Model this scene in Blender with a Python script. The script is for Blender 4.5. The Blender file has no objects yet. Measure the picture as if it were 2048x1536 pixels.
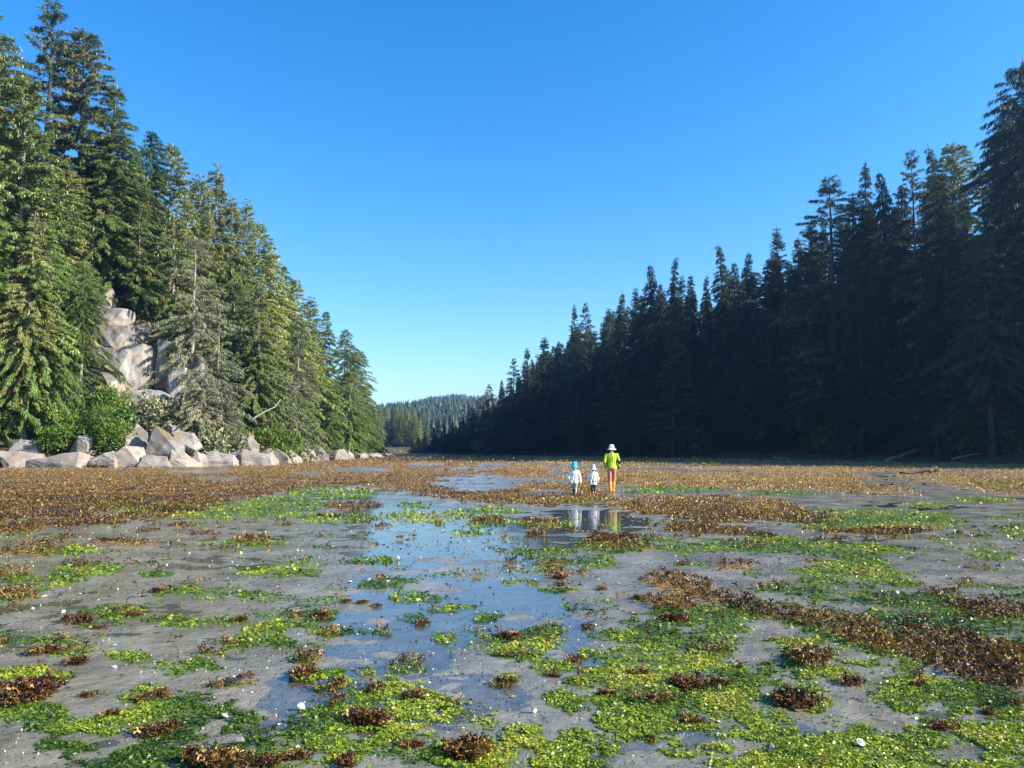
import bpy, bmesh, math, random
import numpy as np
from mathutils import Vector, Matrix

# ------------------------------------------------------------------ camera
SC = bpy.context.scene
COL = SC.collection
F, CX, CY = 1535.0, 1024.0, 768.0          # focal length and centre in photograph pixels
PITCH = math.atan(130.0 / F)
CAMZ = 1.6
cam_d = bpy.data.cameras.new('camera'); cam = bpy.data.objects.new('camera', cam_d); COL.objects.link(cam)
cam_d.sensor_fit = 'HORIZONTAL'; cam_d.sensor_width = 36.0; cam_d.lens = 36.0 * F / 2048.0
cam_d.clip_start = 0.1; cam_d.clip_end = 20000
cam.location = (0, 0, CAMZ); cam.rotation_euler = (math.pi / 2 + PITCH, 0, 0)
SC.camera = cam

# ------------------------------------------------------------------ light
SUN_AZ = math.atan2(0.97, -0.24)           # bearing of the sun, clockwise from +Y
SUN_EL = math.radians(29)
SUN_V = Vector((math.sin(SUN_AZ) * math.cos(SUN_EL), math.cos(SUN_AZ) * math.cos(SUN_EL), math.sin(SUN_EL)))
world = bpy.data.worlds.new('World'); SC.world = world; world.use_nodes = True
wn = world.node_tree; wn.nodes.clear()
sky = wn.nodes.new('ShaderNodeTexSky'); sky.sky_type = 'NISHITA'; sky.sun_disc = False
sky.sun_elevation = SUN_EL; sky.sun_rotation = SUN_AZ
sky.altitude = 0; sky.air_density = 1.0; sky.dust_density = 0.05; sky.ozone_density = 2.2
hs = wn.nodes.new('ShaderNodeHueSaturation'); hs.inputs['Saturation'].default_value = 1.42; hs.inputs['Hue'].default_value = .503
bgn = wn.nodes.new('ShaderNodeBackground'); bgn.inputs['Strength'].default_value = 0.092
wo = wn.nodes.new('ShaderNodeOutputWorld')
wn.links.new(sky.outputs[0], hs.inputs['Color']); wn.links.new(hs.outputs[0], bgn.inputs[0])
wn.links.new(bgn.outputs[0], wo.inputs[0])
sun_d = bpy.data.lights.new('sun', 'SUN'); sun_d.energy = 5.0; sun_d.angle = math.radians(0.53)
sun_d.color = (1.0, 0.93, 0.82)
sun = bpy.data.objects.new('sun', sun_d); COL.objects.link(sun)
sun.rotation_euler = SUN_V.to_track_quat('Z', 'Y').to_euler(); sun.location = (60, -40, 80)
vs = SC.view_settings
vs.view_transform = 'Standard'; vs.look = 'None'; vs.gamma = 1.0; vs.exposure = 1.62; vs.use_curve_mapping = False
SC.cycles.max_bounces = 5; SC.cycles.diffuse_bounces = 2; SC.cycles.glossy_bounces = 3
SC.cycles.transmission_bounces = 3; SC.cycles.transparent_max_bounces = 8; SC.cycles.volume_bounces = 0
SC.cycles.use_denoising = True
HAZE = 0.0003

# ------------------------------------------------------------------ helpers
CP, SP = math.cos(PITCH), math.sin(PITCH)
def ray(u, v):
    a, b = (u - CX) / F, (CY - v) / F
    return np.array([a, CP - b * SP, SP + b * CP])
def at(u, v, Y):                               # point seen at (u,v) standing Y metres ahead
    d = ray(u, v); return np.array([0, 0, CAMZ]) + d * (Y / d[1])
def gnd(u, v, z=0.0):                          # where the line of sight meets the flat
    d = ray(u, v); return np.array([0, 0, CAMZ]) + d * ((z - CAMZ) / d[2])
def proj(x, y, z):
    zc = z - CAMZ
    dep = y * CP + zc * SP; up = -y * SP + zc * CP
    dep = np.maximum(dep, 1e-3) if isinstance(dep, np.ndarray) else max(dep, 1e-3)
    return CX + F * x / dep, CY - F * up / dep

def _hash(ix, iy, seed):
    h = (ix.astype(np.int64) * 374761393 + iy.astype(np.int64) * 668265263 + seed * 974634777) & 0xffffffff
    h = ((h ^ (h >> 13)) * 1274126177) & 0xffffffff
    return ((h ^ (h >> 16)) & 0xffffff) / float(0xffffff)
def vnoise(x, y, seed=0):
    x = np.asarray(x, float); y = np.asarray(y, float)
    ix = np.floor(x); iy = np.floor(y); fx = x - ix; fy = y - iy
    fx = fx * fx * (3 - 2 * fx); fy = fy * fy * (3 - 2 * fy)
    a = _hash(ix, iy, seed); b = _hash(ix + 1, iy, seed); c = _hash(ix, iy + 1, seed); d = _hash(ix + 1, iy + 1, seed)
    return (a * (1 - fx) + b * fx) * (1 - fy) + (c * (1 - fx) + d * fx) * fy
def fbm(x, y, seed=0, o=4):
    s = 0; a = 1; t = 0
    for k in range(o):
        s = s + a * vnoise(np.asarray(x) * 2 ** k + 17.3 * k, np.asarray(y) * 2 ** k - 9.1 * k, seed + k); t += a; a *= .5
    return s / t
def sstep(a, b, x):
    t = np.clip((x - a) / (b - a), 0, 1); return t * t * (3 - 2 * t)

def mesh_np(name, verts, quads=None, tris=None, mat=None, smooth=False, attrs=None):
    me = bpy.data.meshes.new(name)
    verts = np.asarray(verts, np.float32)
    quads = np.zeros((0, 4), np.int32) if quads is None else np.asarray(quads, np.int32)
    tris = np.zeros((0, 3), np.int32) if tris is None else np.asarray(tris, np.int32)
    me.vertices.add(len(verts)); me.vertices.foreach_set('co', verts.ravel())
    nl = quads.size + tris.size; nf = len(quads) + len(tris)
    me.loops.add(nl); me.loops.foreach_set('vertex_index', np.concatenate([quads.ravel(), tris.ravel()]))
    me.polygons.add(nf)
    st = np.concatenate([np.arange(len(quads)) * 4, quads.size + np.arange(len(tris)) * 3]).astype(np.int32)
    me.polygons.foreach_set('loop_start', st)
    if smooth: me.polygons.foreach_set('use_smooth', np.ones(nf, bool))
    me.update(calc_edges=True)
    for k, a in (attrs or {}).items():
        at_ = me.attributes.new(k, 'FLOAT', 'POINT'); at_.data.foreach_set('value', np.asarray(a, np.float32))
    if mat: me.materials.append(mat)
    me.validate()
    return me
def tag(o, label=None, cat=None, group=None, kind=None):
    if label: o['label'] = label
    if cat: o['category'] = cat
    if group: o['group'] = group
    if kind: o['kind'] = kind
    return o
def link(name, me, parent=None):
    o = bpy.data.objects.new(name, me); COL.objects.link(o)
    if parent: o.parent = parent
    return o
def empty(name, loc=(0, 0, 0), rz=0.0):
    o = bpy.data.objects.new(name, None); COL.objects.link(o)
    o.location = tuple(float(c) for c in loc); o.rotation_euler = (0, 0, rz); o.empty_display_size = 0.2
    return o
ONES = ['', 'first', 'second', 'third', 'fourth', 'fifth', 'sixth', 'seventh', 'eighth', 'ninth', 'tenth', 'eleventh', 'twelfth',
        'thirteenth', 'fourteenth', 'fifteenth', 'sixteenth', 'seventeenth', 'eighteenth', 'nineteenth']
TENS = {2: 'twent', 3: 'thirt', 4: 'fort', 5: 'fift', 6: 'sixt', 7: 'sevent', 8: 'eight', 9: 'ninet'}
def ordinal(n):
    if n < 20: return ONES[n]
    if n < 100:
        t, r = divmod(n, 10)
        return TENS[t] + ('ieth' if r == 0 else 'y-' + ONES[r])
    return 'hundred and ' + ordinal(n - 100) if n > 100 else 'hundredth'

# ---- materials
def newmat(name):
    m = bpy.data.materials.new(name); m.use_nodes = True
    nt = m.node_tree; b = nt.nodes['Principled BSDF']
    return m, nt, b
def N(nt, t, **kw):
    n = nt.nodes.new(t)
    for k, v in kw.items():
        if k in n.inputs: n.inputs[k].default_value = v
        else: setattr(n, k, v)
    return n
def ramp(nt, stops, fac=None):
    r = nt.nodes.new('ShaderNodeValToRGB'); e = r.color_ramp.elements
    while len(e) < len(stops): e.new(0.5)
    for i, (p, c) in enumerate(stops):
        e[i].position = p; e[i].color = (c[0], c[1], c[2], 1)
    if fac is not None: nt.links.new(fac, r.inputs[0])
    return r
def foliage_mat(name, stops, rough=.55, transl=.25, objvar=.35, spec=.3):
    m, nt, b = newmat(name)
    a = N(nt, 'ShaderNodeAttribute', attribute_name='tint')
    oi = N(nt, 'ShaderNodeObjectInfo')
    r = ramp(nt, stops, a.outputs['Fac'])
    mr = N(nt, 'ShaderNodeMapRange'); mr.inputs['To Min'].default_value = 1 - objvar; mr.inputs['To Max'].default_value = 1 + objvar
    nt.links.new(oi.outputs['Random'], mr.inputs['Value'])
    h = N(nt, 'ShaderNodeHueSaturation'); nt.links.new(r.outputs[0], h.inputs['Color']); nt.links.new(mr.outputs[0], h.inputs['Value'])
    mh = N(nt, 'ShaderNodeMapRange'); mh.inputs['To Min'].default_value = .485; mh.inputs['To Max'].default_value = .515
    ml = N(nt, 'ShaderNodeMath', operation='FRACT'); mm = N(nt, 'ShaderNodeMath', operation='MULTIPLY'); mm.inputs[1].default_value = 7.31
    nt.links.new(oi.outputs['Random'], mm.inputs[0]); nt.links.new(mm.outputs[0], ml.inputs[0]); nt.links.new(ml.outputs[0], mh.inputs['Value'])
    nt.links.new(mh.outputs[0], h.inputs['Hue'])
    nt.links.new(h.outputs[0], b.inputs['Base Color'])
    b.inputs['Roughness'].default_value = rough; b.inputs['Specular IOR Level'].default_value = spec
    t = N(nt, 'ShaderNodeBsdfTranslucent'); nt.links.new(h.outputs[0], t.inputs[0])
    mx = N(nt, 'ShaderNodeMixShader'); mx.inputs[0].default_value = transl
    nt.links.new(b.outputs[0], mx.inputs[1]); nt.links.new(t.outputs[0], mx.inputs[2])
    nt.links.new(mx.outputs[0], nt.nodes['Material Output'].inputs[0])
    return m
def noise_mat(name, stops, scale=3.0, rough=.8, bump=.3, bscale=20, detail=8, coords='Object', spec=.3, dist=.05, stretch=None):
    m, nt, b = newmat(name)
    tc = N(nt, 'ShaderNodeTexCoord'); src = tc.outputs[coords]
    if stretch:
        mp = N(nt, 'ShaderNodeMapping'); mp.inputs['Scale'].default_value = stretch; nt.links.new(src, mp.inputs[0]); src = mp.outputs[0]
    n = N(nt, 'ShaderNodeTexNoise', Scale=scale, Detail=detail, Roughness=.65); nt.links.new(src, n.inputs['Vector'])
    r = ramp(nt, stops, n.outputs['Fac']); nt.links.new(r.outputs[0], b.inputs['Base Color'])
    n2 = N(nt, 'ShaderNodeTexNoise', Scale=bscale, Detail=6.0, Roughness=.7); nt.links.new(src, n2.inputs['Vector'])
    bp = N(nt, 'ShaderNodeBump', Strength=bump, Distance=dist); nt.links.new(n2.outputs['Fac'], bp.inputs['Height'])
    nt.links.new(bp.outputs[0], b.inputs['Normal'])
    b.inputs['Roughness'].default_value = rough; b.inputs['Specular IOR Level'].default_value = spec
    return m
def plain(name, col, rough=.7, spec=.3, var=.12, scale=8):
    c = np.array(col)
    return noise_mat(name, [(.3, c * (1 - var)), (.7, np.minimum(c * (1 + var), 1))], scale=scale, rough=rough, bump=.15, bscale=30, spec=spec, dist=.01)

M = {}
M['fir'] = foliage_mat('fir_needles', [(0, (.055, .078, .016)), (.45, (.175, .21, .046)), (.75, (.26, .295, .072)), (.88, (.33, .335, .13)), (1, (.46, .44, .28))])
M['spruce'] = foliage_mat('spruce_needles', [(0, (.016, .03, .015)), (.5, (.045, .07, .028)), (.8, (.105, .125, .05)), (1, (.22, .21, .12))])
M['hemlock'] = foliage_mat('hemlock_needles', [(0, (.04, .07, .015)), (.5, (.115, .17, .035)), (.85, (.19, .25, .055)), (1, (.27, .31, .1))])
M['hemlock_shade'] = foliage_mat('shaded_hemlock', [(0, (.008, .017, .008)), (.5, (.022, .038, .014)), (.8, (.07, .1, .028)), (1, (.13, .15, .06))])  # hemlock needles darkened: the right bank's shade is put into the colour
M['cedar_shade'] = foliage_mat('shaded_cedar', [(0, (.009, .02, .007)), (.4, (.023, .045, .012)), (.8, (.085, .13, .03)), (1, (.17, .19, .06))])  # copy of the cedar sprays with right-bank shade painted into its colour
M['cedar'] = foliage_mat('cedar_sprays', [(0, (.03, .06, .012)), (.4, (.085, .14, .024)), (.8, (.17, .235, .045)), (1, (.3, .3, .08))], transl=.3)
M['lichen'] = foliage_mat('lichen_sprays', [(0, (.06, .075, .03)), (.35, (.15, .165, .075)), (.75, (.29, .28, .17)), (1, (.45, .42, .29))], transl=.15)
M['shrub'] = foliage_mat('shrub_leaves', [(0, (.04, .085, .012)), (.5, (.10, .18, .025)), (.9, (.2, .29, .04)), (1, (.34, .27, .06))], transl=.35)
M['hill'] = foliage_mat('distant_conifers', [(0, (.018, .036, .022)), (.4, (.05, .08, .042)), (.7, (.09, .12, .06)), (1, (.17, .18, .09))], objvar=0)
M['bark'] = noise_mat('grey_bark', [(.3, (.13, .105, .085)), (.55, (.26, .23, .195)), (.75, (.4, .37, .33))], scale=2.5, stretch=(3, 3, .6), bump=.6, bscale=10)
M['bark_shade'] = noise_mat('shaded_bark', [(.3, (.02, .016, .013)), (.7, (.06, .05, .042))], scale=2.5, stretch=(3, 3, .6), bump=.6, bscale=10)  # near-black copy of the bark, shade of the right-hand forest in its colour
M['deadwood'] = noise_mat('weathered_wood', [(.3, (.2, .18, .16)), (.7, (.48, .45, .41))], scale=3, stretch=(4, 4, .6), bump=.4, bscale=12)
M['soil'] = noise_mat('forest_floor', [(.3, (.035, .03, .018)), (.5, (.07, .06, .03)), (.7, (.07, .095, .03))], scale=.4, bump=.8, bscale=3, coords='Object', dist=.3)

# ------------------------------------------------------------------ layout of the tidal flat (photograph pixels -> ground)
RS = 2; V0, V1, U0, U1 = 899, 1660, -500, 2548
rv = np.arange(V0, V1, RS) + .5; ru = np.arange(U0, U1, RS) + .5
RU, RV = np.meshgrid(ru, rv)
_b = (CY - RV) / F; _dz = SP + _b * CP; _t = -CAMZ / np.minimum(_dz, -1e-5)
GX = _t * (RU - CX) / F; GY = _t * (CP - _b * SP)
MU = np.abs(RU); MU = np.where(MU > 2048, 4096 - MU, MU)     # beyond the frame the flat goes on, mirrored
def poly_mask(P):
    ins = np.zeros(MU.shape, bool); n = len(P)
    for i in range(n):
        x1, y1 = P[i]; x2, y2 = P[(i + 1) % n]
        if y1 == y2: continue
        c = ((y1 > RV) != (y2 > RV)) & (MU < (x2 - x1) * (RV - y1) / (y2 - y1) + x1)
        ins ^= c
    return ins.astype(float)
def blur(A, su, sv):
    for ax, s in ((1, su), (0, sv)):
        k = max(1, int(s * 2.5)); w = np.exp(-.5 * (np.arange(-k, k + 1) / s) ** 2); w /= w.sum()
        P = np.pad(A, [(k, k) if a == ax else (0, 0) for a in (0, 1)], mode='edge')
        out = 0
        for i, ww in enumerate(w):
            sl = [slice(None), slice(None)]; sl[ax] = slice(i, i + A.shape[ax]); out = out + ww * P[tuple(sl)]
        A = out
    return A
def ell(L):
    out = np.zeros(MU.shape)
    for e in L:
        cx, cy, rx, ry = e[:4]; w = e[4] if len(e) > 4 else 1.0
        d = ((MU - cx) / rx) ** 2 + ((RV - cy) / ry) ** 2
        out = np.maximum(out, w * np.clip(1.5 - d * .75, 0, 1.0) * (d < 2))
    return out
BROWN_P = [
 [(0, 934), (420, 930), (700, 917), (800, 912), (1050, 926), (1250, 936), (1500, 935), (1700, 938), (1745, 952), (1850, 992), (1700, 988), (1560, 984),
  (1350, 976), (1240, 978), (1190, 1002), (1100, 1014), (1010, 1010), (900, 1002), (800, 984), (700, 972), (600, 982), (480, 1002), (380, 1030), (200, 1055), (0, 1072)],
 [(1195, 1000), (1300, 990), (1450, 988), (1560, 996), (1600, 1013), (1690, 1035), (1620, 1052), (1500, 1046), (1380, 1040), (1290, 1031), (1205, 1018)],
 [(1760, 944), (2048, 942), (2048, 990), (1960, 986), (1870, 968), (1800, 958)],
 [(1320, 1050), (1420, 1046), (1580, 1070), (1560, 1080), (1430, 1076), (1340, 1064)],
 [(1275, 1158), (1340, 1138), (1410, 1158), (1460, 1196), (1560, 1222), (1700, 1238), (1740, 1262), (1860, 1262), (2060, 1300), (2060, 1396), (1960, 1372),
  (1850, 1335), (1790, 1312), (1690, 1292), (1640, 1252), (1520, 1242), (1470, 1218), (1400, 1208), (1310, 1186)],
]
BROWN_E = [(1985, 1225, 62, 18), (1890, 1192, 40, 9), (1930, 1212, 40, 9), (330, 1058, 55, 13), (700, 1012, 62, 7), (1090, 1045, 50, 8, .7), (1225, 1085, 48, 15),
 (1290, 1097, 42, 5), (1110, 1143, 28, 15, .8), (1350, 1213, 52, 13), (1660, 1066, 25, 4), (1780, 1064, 75, 6), (1510, 1093, 28, 6), (1470, 1136, 40, 7),
 (60, 1100, 90, 16, .8), (25, 1150, 45, 9), (25, 1190, 40, 10), (170, 1132, 45, 6), (250, 1087, 70, 6), (505, 1082, 42, 6), (1170, 1030, 30, 5), (975, 1040, 30, 6, .7),
 (620, 1322, 28, 10, .8), (45, 1392, 55, 18), (1620, 1318, 48, 10), (1400, 1372, 55, 8), (1590, 1408, 48, 12), (935, 1508, 45, 18, .9), (735, 1442, 48, 16, .8),
 (440, 1532, 70, 14), (1840, 1236, 40, 7, .7), (1260, 1098, 60, 8, .8), (1075, 1068, 20, 6), (1370, 1072, 30, 5, .7)]
GREEN_E = [(770, 1168, 52, 13), (830, 1195, 50, 12), (640, 1232, 34, 9), (915, 1217, 46, 8), (820, 1238, 28, 9), (970, 1232, 32, 11), (645, 1260, 66, 11), (530, 1262, 48, 19),
 (770, 1272, 15, 5), (888, 1275, 26, 10), (1045, 1288, 66, 28), (580, 1293, 48, 10), (605, 1314, 32, 14), (645, 1356, 56, 20), (725, 1342, 24, 9), (1000, 1358, 46, 16),
 (800, 1412, 92, 44), (700, 1452, 130, 40), (560, 1490, 100, 36), (650, 1490, 120, 40), (950, 1512, 80, 30), (1050, 1477, 42, 20),
 (1040, 1165, 38, 7), (1110, 1180, 32, 7), (1180, 1215, 58, 16), (1100, 1245, 24, 8), (1088, 1262, 32, 10), (1210, 1270, 38, 13), (1370, 1258, 130, 38), (1105, 1335, 44, 16),
 (1215, 1310, 58, 19), (1285, 1297, 66, 12), (1425, 1303, 44, 16), (1330, 1372, 160, 60), (1275, 1442, 95, 42), (1450, 1402, 130, 60), (1510, 1445, 90, 36), (1120, 1400, 36, 16),
 (1142, 1422, 18, 8), (1155, 1470, 28, 12), (1150, 1508, 90, 28), (1390, 1500, 80, 15), (1500, 1532, 80, 16), (1700, 1182, 120, 22), (1800, 1203, 170, 20), (1930, 1248, 115, 32),
 (1790, 1240, 90, 20), (1615, 1338, 90, 28), (1560, 1382, 90, 46), (1830, 1387, 66, 28), (1905, 1402, 110, 34), (2000, 1428, 40, 14), (1720, 1505, 170, 42), (1870, 1455, 66, 22),
 (1910, 1505, 130, 44), (1530, 1515, 46, 22), (1995, 1472, 56, 24), (1780, 1330, 76, 13), (2010, 1340, 60, 30), (130, 1158, 42, 11), (40, 1158, 44, 11), (415, 1192, 44, 11),
 (230, 1226, 76, 15), (200, 1252, 70, 10, .8), (340, 1242, 66, 16), (440, 1245, 60, 10, .8), (260, 1316, 42, 11), (60, 1352, 76, 14), (355, 1338, 86, 20), (490, 1285, 40, 10),
 (60, 1425, 90, 24), (170, 1457, 120, 17), (310, 1402, 100, 28), (340, 1436, 120, 36), (480, 1452, 66, 24), (130, 1500, 66, 20), (290, 1522, 140, 24), (500, 1190, 40, 6),
 (250, 1003, 64, 7), (400, 1020, 180, 15), (560, 1010, 90, 14), (130, 1102, 62, 9), (175, 1140, 64, 13), (560, 1146, 74, 11), (310, 1150, 32, 6), (500, 1084, 50, 8),
 (660, 986, 80, 13), (660, 1036, 80, 9), (840, 1034, 80, 11), (825, 1011, 28, 7), (975, 1046, 44, 11), (980, 1022, 66, 9), (750, 1120, 44, 8), (935, 1066, 32, 7),
 (1090, 1047, 55, 9), (1080, 1106, 42, 10), (1130, 1102, 24, 8), (1225, 1090, 60, 16), (1195, 1126, 38, 11), (1100, 1130, 28, 14), (1360, 978, 90, 5), (1560, 985, 70, 5),
 (1750, 1042, 160, 19), (1650, 1030, 70, 11), (1540, 1078, 60, 9), (1520, 1092, 120, 15), (1700, 1100, 100, 13), (1350, 1100, 44, 8), (1720, 1132, 70, 13), (1720, 1172, 130, 22),
 (2030, 1062, 24, 13), (1990, 1112, 44, 9), (1965, 1000, 60, 5), (1150, 1000, 60, 5), (1290, 982, 60, 4), (1990, 968, 60, 4), (1850, 1010, 40, 4), (480, 1020, 120, 16)]
MUDHOLE = [(955, 966, 75, 15), (720, 940, 55, 4), (400, 943, 70, 4), (850, 928, 35, 3), (985, 930, 30, 3), (1060, 961, 75, 4), (1120, 947, 25, 3), (440, 958, 40, 4),
 (620, 948, 30, 3), (1480, 985, 120, 3), (1230, 975, 45, 4), (1100, 985, 45, 4), (690, 925, 30, 2), (1760, 965, 40, 5), (1320, 938, 60, 2.5), (1150, 935, 60, 2.5), (1440, 942, 90, 2.5), (930, 938, 60, 2.5)]
WATER_P = [[(690, 968), (800, 985), (900, 1010), (1010, 1030), (1120, 1015), (1270, 1030), (1290, 1075), (1120, 1090), (1090, 1150), (1150, 1230), (1190, 1300), (1130, 1345),
  (1010, 1330), (1060, 1420), (900, 1450), (560, 1470), (480, 1420), (610, 1330), (690, 1220), (715, 1120), (740, 1040), (720, 995)]]
nz1 = fbm(GX * .9, GY * .9, 3, 5); nz2 = fbm(GX * 2.6, GY * 2.6, 11, 4); nz3 = fbm(GX * .25, GY * .25, 21, 4); nzf = fbm(GX * 7, GY * 7, 31, 3)
MUDHOLE += [(1200, 1042, 70, 22)]
hole = np.clip(ell(MUDHOLE), 0, 1)
bp_ = blur(np.maximum.reduce([poly_mask(p) for p in BROWN_P]), 9, 3)
bp_ = np.maximum(bp_, .92 * ell(BROWN_E))
far = sstep(24, 40, GY)
dens = np.where(RV < 1085, .75 - .24 * sstep(980, 1060, RV) * (MU < 900), .80)
BR = sstep(.36, .66, bp_ * dens + (nz2 - .5) * .9 + (nz1 - .5) * .5 + (nzf - .5) * .4) * (1 - sstep(.35, .6, hole * .8 + (nz2 - .5) * 1.3 + (nz1 - .5) * .5))
BR = np.maximum(BR, .85 * sstep(.635, .70, nz2 * .55 + nzf * .45) * (RV > 1030) * (RV < 1420))
BR = np.maximum(BR, .92 * (RV < 926) * (MU > 540) * sstep(.3, .42, nz3 + .1))
BR = np.maximum(BR, (RV < 942) * .9 * sstep(.30, .45, nz3) * (MU > 780) * (1 - sstep(.4, .7, hole)))
ge = ell(GREEN_E)
nzg = fbm(GX * 18, GY * 18, 37, 2)
GR = sstep(.36, .86, ge * np.where(RV < 1150, 1.0, .82) + (nz2 - .5) * 1.5 + (nz1 - .5) * .4 + (nzf - .5) * 1.2 + (nzg - .5) * .9 * (GY < 14))
wild = sstep(.56, .70, nz1 * .55 + nz2 * .45) * (RV > 1030) + sstep(.64, .70, nz2 * .5 + nzf * .5) * .5 * (RV > 1030)
GR = np.maximum(GR, .8 * wild * np.where(MU > 1150, 1.0, .8))
wm = blur(poly_mask(WATER_P[0]), 22, 8)
WA = np.clip(np.maximum(wm * (.35 + 1.25 * sstep(.3, .62, fbm(GX * 1.1, GY * 2.0, 73, 4))), .6 * ell(MUDHOLE[-1:])), 0, 1)
GR = np.maximum(GR, .03 * (RV > 1030) * (nzf > .5))
GR = GR * (1 - .35 * sstep(.5, .9, wm) * (ge < .2))
def look(A, x, y):
    u, v = proj(x, y, np.zeros_like(x))
    iu = np.clip((u - U0) / RS - .5, 0, A.shape[1] - 1.001); iv = np.clip((v - V0) / RS - .5, 0, A.shape[0] - 1.001)
    a = iu.astype(int); b = iv.astype(int); fu = iu - a; fv = iv - b
    return (A[b, a] * (1 - fu) + A[b, a + 1] * fu) * (1 - fv) + (A[b + 1, a] * (1 - fu) + A[b + 1, a + 1] * fu) * fv
def mud_h(x, y):
    w = look(WA, x, y)
    n = fbm(x * .55, y * .75, 41, 4) - .5; n2 = fbm(x * 3.2, y * 4.4, 47, 4) - .5
    h = .0085 - .020 * w + n * .034 + n2 * .026
    h = h + .016 * (fbm(x * 3.2, y * 4.2, 53, 3) - .5) + .008 * (fbm(x * 11, y * 13, 57, 2) - .5)
    return np.where(y > 60, np.maximum(h, -.02) + .02 * sstep(60, 100, y), h)

# ------------------------------------------------------------------ mud flat, water
def mud_material():
    m, nt, b = newmat('wet_mud')
    g = N(nt, 'ShaderNodeNewGeometry')
    n = N(nt, 'ShaderNodeTexNoise', Scale=1.3, Detail=8.0, Roughness=.6); nt.links.new(g.outputs['Position'], n.inputs['Vector'])
    n2 = N(nt, 'ShaderNodeTexNoise', Scale=14.0, Detail=6.0, Roughness=.7); nt.links.new(g.outputs['Position'], n2.inputs['Vector'])
    add = N(nt, 'ShaderNodeMath', operation='ADD'); mu = N(nt, 'ShaderNodeMath', operation='MULTIPLY'); mu.inputs[1].default_value = .45
    nt.links.new(n2.outputs['Fac'], mu.inputs[0]); nt.links.new(n.outputs['Fac'], add.inputs[0]); nt.links.new(mu.outputs[0], add.inputs[1])
    r = ramp(nt, [(.45, (.08, .07, .049)), (.68, (.148, .132, .099)), (.95, (.215, .195, .153))], add.outputs[0])
    at_ = N(nt, 'ShaderNodeAttribute', attribute_name='weed'); mxw = N(nt, 'ShaderNodeMix', data_type='RGBA'); mxw.inputs['B'].default_value = (.2, .115, .035, 1)
    wf = N(nt, 'ShaderNodeMath', operation='MULTIPLY'); wf.inputs[1].default_value = .8; nt.links.new(at_.outputs['Fac'], wf.inputs[0]); nt.links.new(wf.outputs[0], mxw.inputs['Factor'])
    nt.links.new(r.outputs[0], mxw.inputs['A']); 
    af = N(nt, 'ShaderNodeAttribute', attribute_name='film'); mf = N(nt, 'ShaderNodeMapRange'); mf.inputs['From Min'].default_value = .05; mf.inputs['From Max'].default_value = .7; mf.inputs['To Max'].default_value = .85
    nt.links.new(af.outputs['Fac'], mf.inputs['Value']); mxf = N(nt, 'ShaderNodeMix', data_type='RGBA'); mxf.inputs['B'].default_value = (.085, .12, .018, 1)
    nt.links.new(mf.outputs[0], mxf.inputs['Factor']); nt.links.new(mxw.outputs['Result'], mxf.inputs['A']); nt.links.new(mxf.outputs['Result'], b.inputs['Base Color'])
    mp = N(nt, 'ShaderNodeMapping'); mp.inputs['Scale'].default_value = (5, 7, 5); nt.links.new(g.outputs['Position'], mp.inputs[0])
    n3 = N(nt, 'ShaderNodeTexNoise', Scale=1.0, Detail=5.0, Roughness=.6); nt.links.new(mp.outputs[0], n3.inputs['Vector'])
    b1 = N(nt, 'ShaderNodeBump', Strength=.9, Distance=.035); nt.links.new(n3.outputs['Fac'], b1.inputs['Height'])
    n4 = N(nt, 'ShaderNodeTexNoise', Scale=70.0, Detail=4.0, Roughness=.7); nt.links.new(g.outputs['Position'], n4.inputs['Vector'])
    b2 = N(nt, 'ShaderNodeBump', Strength=.45, Distance=.006); nt.links.new(n4.outputs['Fac'], b2.inputs['Height']); nt.links.new(b1.outputs[0], b2.inputs['Normal'])
    nt.links.new(b2.outputs[0], b.inputs['Normal'])
    rr = N(nt, 'ShaderNodeMapRange'); rr.inputs['From Min'].default_value = .35; rr.inputs['From Max'].default_value = .65
    rr.inputs['To Min'].default_value = .08; rr.inputs['To Max'].default_value = .34
    nt.links.new(n.outputs['Fac'], rr.inputs['Value']); rw = N(nt, 'ShaderNodeMath', operation='MULTIPLY_ADD', use_clamp=True); rw.inputs[1].default_value = .5; nt.links.new(at_.outputs['Fac'], rw.inputs[0]); nt.links.new(rr.outputs[0], rw.inputs[2]); nt.links.new(rw.outputs[0], b.inputs['Roughness'])
    sw_ = N(nt, 'ShaderNodeMapRange'); sw_.inputs['To Min'].default_value = .5; sw_.inputs['To Max'].default_value = .08; nt.links.new(at_.outputs['Fac'], sw_.inputs['Value']); nt.links.new(sw_.outputs[0], b.inputs['Specular IOR Level'])
    return m
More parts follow.
